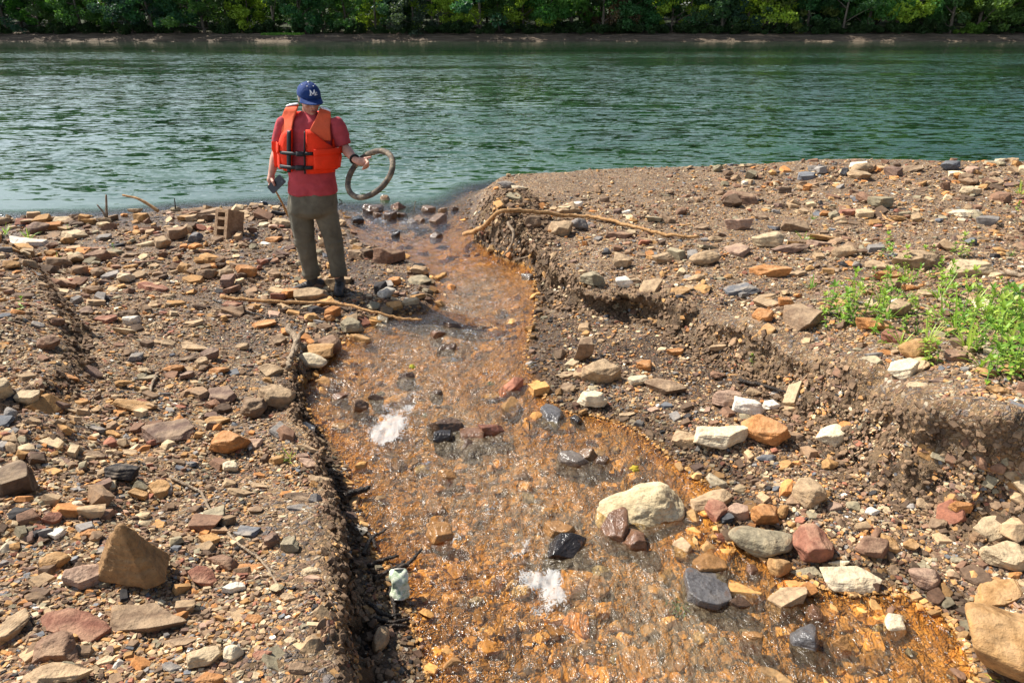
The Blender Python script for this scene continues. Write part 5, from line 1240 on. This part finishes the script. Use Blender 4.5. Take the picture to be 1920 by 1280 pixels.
    def strap(nm,pts,mat,par):  # strip over the shoulder: list of (left point, right point)
        bm=bmesh.new(); F=[];B=[]
        for a,b_,th in pts:
            f=[];g=[]
            for i in range(7):
                u=i/6; p=a.lerp(b_,u); f.append(p+V((0,-.7,.7)).normalized()*th*(.6+.4*math.sin(math.pi*u))); g.append(p-V((0,-.7,.7)).normalized()*.004)
            F.append([bm.verts.new(p) for p in f]); B.append([bm.verts.new(p) for p in g])
        n=6; m_=len(F)
        for j in range(m_-1):
            for i in range(n): bm.faces.new((F[j][i],F[j][i+1],F[j+1][i+1],F[j+1][i])); bm.faces.new((B[j][i],B[j+1][i],B[j+1][i+1],B[j][i+1]))
            bm.faces.new((F[j][0],F[j+1][0],B[j+1][0],B[j][0])); bm.faces.new((F[j+1][n],F[j][n],B[j][n],B[j+1][n]))
        for i in range(n): bm.faces.new((F[0][i+1],F[0][i],B[0][i],B[0][i+1])); bm.faces.new((F[-1][i],F[-1][i+1],B[-1][i+1],B[-1][i]))
        o=bm_obj(nm,bm,mat,par); sbm=o.modifiers.new('s','SUBSURF'); sbm.levels=sbm.render_levels=1; return o
    s_=lambda px,py,o: surf(px,py,o,.02)
    strap('shoulder_strap',[(L(540,207,.12),L(561,200,.12),.012),(L(537,201,.03),L(560,196,.03),.018),(L(534,205,-.05),L(560,203,-.07),.018),(s_(532,218,.012),s_(559,218,.012),.014),(s_(531,232,.014),s_(558,232,.014),.014),(s_(529,246,.016),s_(557,246,.016),.014),(s_(528,262,.012),s_(556,262,.012),.010)],salmon,vest)
    strap('shoulder_strap',[(L(600,206,.12),L(619,212,.12),.012),(L(599,202,.03),L(620,209,.03),.018),(L(599,208,-.05),L(620,215,-.04),.018),(s_(597,220,.012),s_(620,222,.012),.014),(s_(592,232,.014),s_(621,234,.014),.014),(s_(587,244,.016),s_(622,248,.016),.014),(s_(586,258,.012),s_(624,264,.012),.010)],salmon,vest)
    strap('reflective_patch',[(L(540,204,.10),L(561,197,.10),.018),(L(536.5,199.5,.03),L(560,194,.03),.024),(L(535,201,-.02),L(560,197,-.03),.026)],refl,vest)
    strap('reflective_patch',[(L(601,203,.10),L(619,209,.10),.018),(L(600,200,.03),L(620,207,.03),.024),(L(601,204,-.03),L(621,211,-.03),.026)],refl,vest)
    bk=bmesh.new(); rr=[]
    for py,a,bb,cx,dy in [(212,.15,.10,580,.03)]+[t for t in TR if 216<t[0]<310]+[(316,.20,.15,585,0)]:
        c=L(cx,py,dy); o_=[];i_=[]
        for k in range(23): t=math.radians(-12+204*k/22); x=math.copysign(abs(math.cos(t))**.83,math.cos(t)); y=math.copysign(abs(math.sin(t))**.83,math.sin(t)); o_.append(c+V((x*(a+.026),y*(bb+.05),0))); i_.append(c+V((x*(a+.006),y*(bb+.006),0)))
        rr.append([bk.verts.new(p) for p in o_+i_[::-1]])
    for A,B in zip(rr,rr[1:]):
        for k in range(len(A)): bk.faces.new((A[k],A[(k+1)%len(A)],B[(k+1)%len(A)],B[k]))
    bk.faces.new(rr[0][::-1]); bk.faces.new(rr[-1]); bm_obj('back_panel',bk,orange,vest)
    pk=panel('pocket',[(266,526,543,.010),(285,526,543,.012),(306,528,543,.012),(312,528,542,.010)],orange,vest,10,12,.050,.5,.030)
    panel('pocket_flap',[(264,526,542,.008),(278,526,543,.009),(284,528,540,.008)],orange,pk,10,8,.064,.5,.030)
    pk=panel('pocket',[(274,597,629,.010),(290,597,631,.014),(310,598,631,.012)],orange,vest,12,12,.054,.5,.030)
    panel('pocket_flap',[(273,596,630,.009),(284,597,631,.010)],orange,pk,12,6,.068,.5,.030)
    panel('zip_edge',[(240,553,559,.012),(280,553,560,.014),(316,554,560,.012)],blk,vest,4,20,.038,.5,.030)
    panel('zip_edge',[(241,581,583,.010),(280,581,584,.012),(318,582,585,.010)],blk,vest,3,20,.034,.5,.030)
    for y0,y1 in ((278,284),(303,309.5)):
        bl=panel('belt',[(y0,542,596,.010),(y1,542,596,.010)],blk,vest,16,3,.052,.3,.030); panel('buckle',[(y0-1.5,571,583,.014),(y1+1.5,571,583,.014)],blk,bl,6,4,.060,.3,.030)
    # watch
    wb=bmesh.new(); c=EL.lerp(WL_,.93); d=(WL_-EL).normalized(); s=d.orthogonal().normalized(); t=d.cross(s); tube_bm(wb,[c+(s*math.cos(a)+t*math.sin(a))*.036 for a in [k*6.28319/20 for k in range(20)]],.009,8,close=True); bm_obj('wristband',wb,blk,root)
    # --- what he holds
    R=PL+O; hc=L(693.5,326.5,-.25)+O; gp_=L(684,306,-.25)+O
    mj=(L(724,297,-.25)-L(661,357,-.25))/2; r_=.232; e1=mj.normalized(); vd=(hc-Vector((0,0,CAMZ))).normalized(); e2=(e1.cross(vd)).normalized(); e2=(e2*.60+vd*.80*1.0).normalized()
    if (gp_-hc).dot(e2)>0: pass
    hb=bmesh.new(); pts=[hc+(e1*math.cos(a)+e2*math.sin(a))*r_*(1+.035*math.sin(2*a+.6)) for a in [k*6.28319/64 for k in range(64)]]; tube_bm(hb,pts,.0235,14,.04,3,True)
    m=M_('muddy_rubber'); n=m.noise(m.geo('Position'),16,4,.65); hm=m.fin(m.bsdf(m.ramp(n,[(.35,(.045,.040,.036)),(.52,(.13,.10,.07)),(.66,(.30,.235,.155))]),.75,m.bump(m.noise(m.geo('Position'),90,3),.5,.004),.3))
    tag(bm_obj('tyre',hb,hm),"muddy old bent small tyre held out in the man's left hand",'tyre')
    ph=bmesh.new(); ax=(L(531,333,-.10)-L(507,357,-.12)).normalized(); pc=L(518.5,345.5,-.115)+O; nn=V((.12,-.86,.48)); nn=(nn-ax*nn.dot(ax)).normalized(); sd_=ax.cross(nn).normalized()
    Mx=Matrix((( sd_.x,ax.x,nn.x,pc.x),(sd_.y,ax.y,nn.y,pc.y),(sd_.z,ax.z,nn.z,pc.z),(0,0,0,1)))
    def rbox(bm,w,h,t,z0=0,r0=.012):
        o_=[]
        for cx,cy,a0 in ((w/2-r0,h/2-r0,0),(-w/2+r0,h/2-r0,1),(-w/2+r0,-h/2+r0,2),(w/2-r0,-h/2+r0,3)):
            for k in range(5): a=(a0+k/4)*math.pi/2; o_.append((cx+r0*math.cos(a),cy+r0*math.sin(a)))
        A=[bm.verts.new(Mx@V((x,y,z0-t/2))) for x,y in o_]; B=[bm.verts.new(Mx@V((x,y,z0+t/2))) for x,y in o_]; bm.faces.new(A[::-1]); bm.faces.new(B)
        for k in range(len(A)): bm.faces.new((A[k],A[(k+1)%len(A)],B[(k+1)%len(A)],B[k]))
    rbox(ph,.082,.158,.011); po=bm_obj('phone',ph,simple('phone_case',(.012,.010,.012),.35,.5,0,.1),None,False); tag(po,"dark smartphone held low in the man's right hand",'phone')
    cb=bmesh.new(); keep=Mx.copy(); Mx.translation=keep@V((.018,.055,0)); rbox(cb,.024,.026,.004,.0065,.006); bm_obj('camera_bump',cb,simple('phone_glass',(.02,.02,.025),.1,.6,0,.1),po,False)
person()
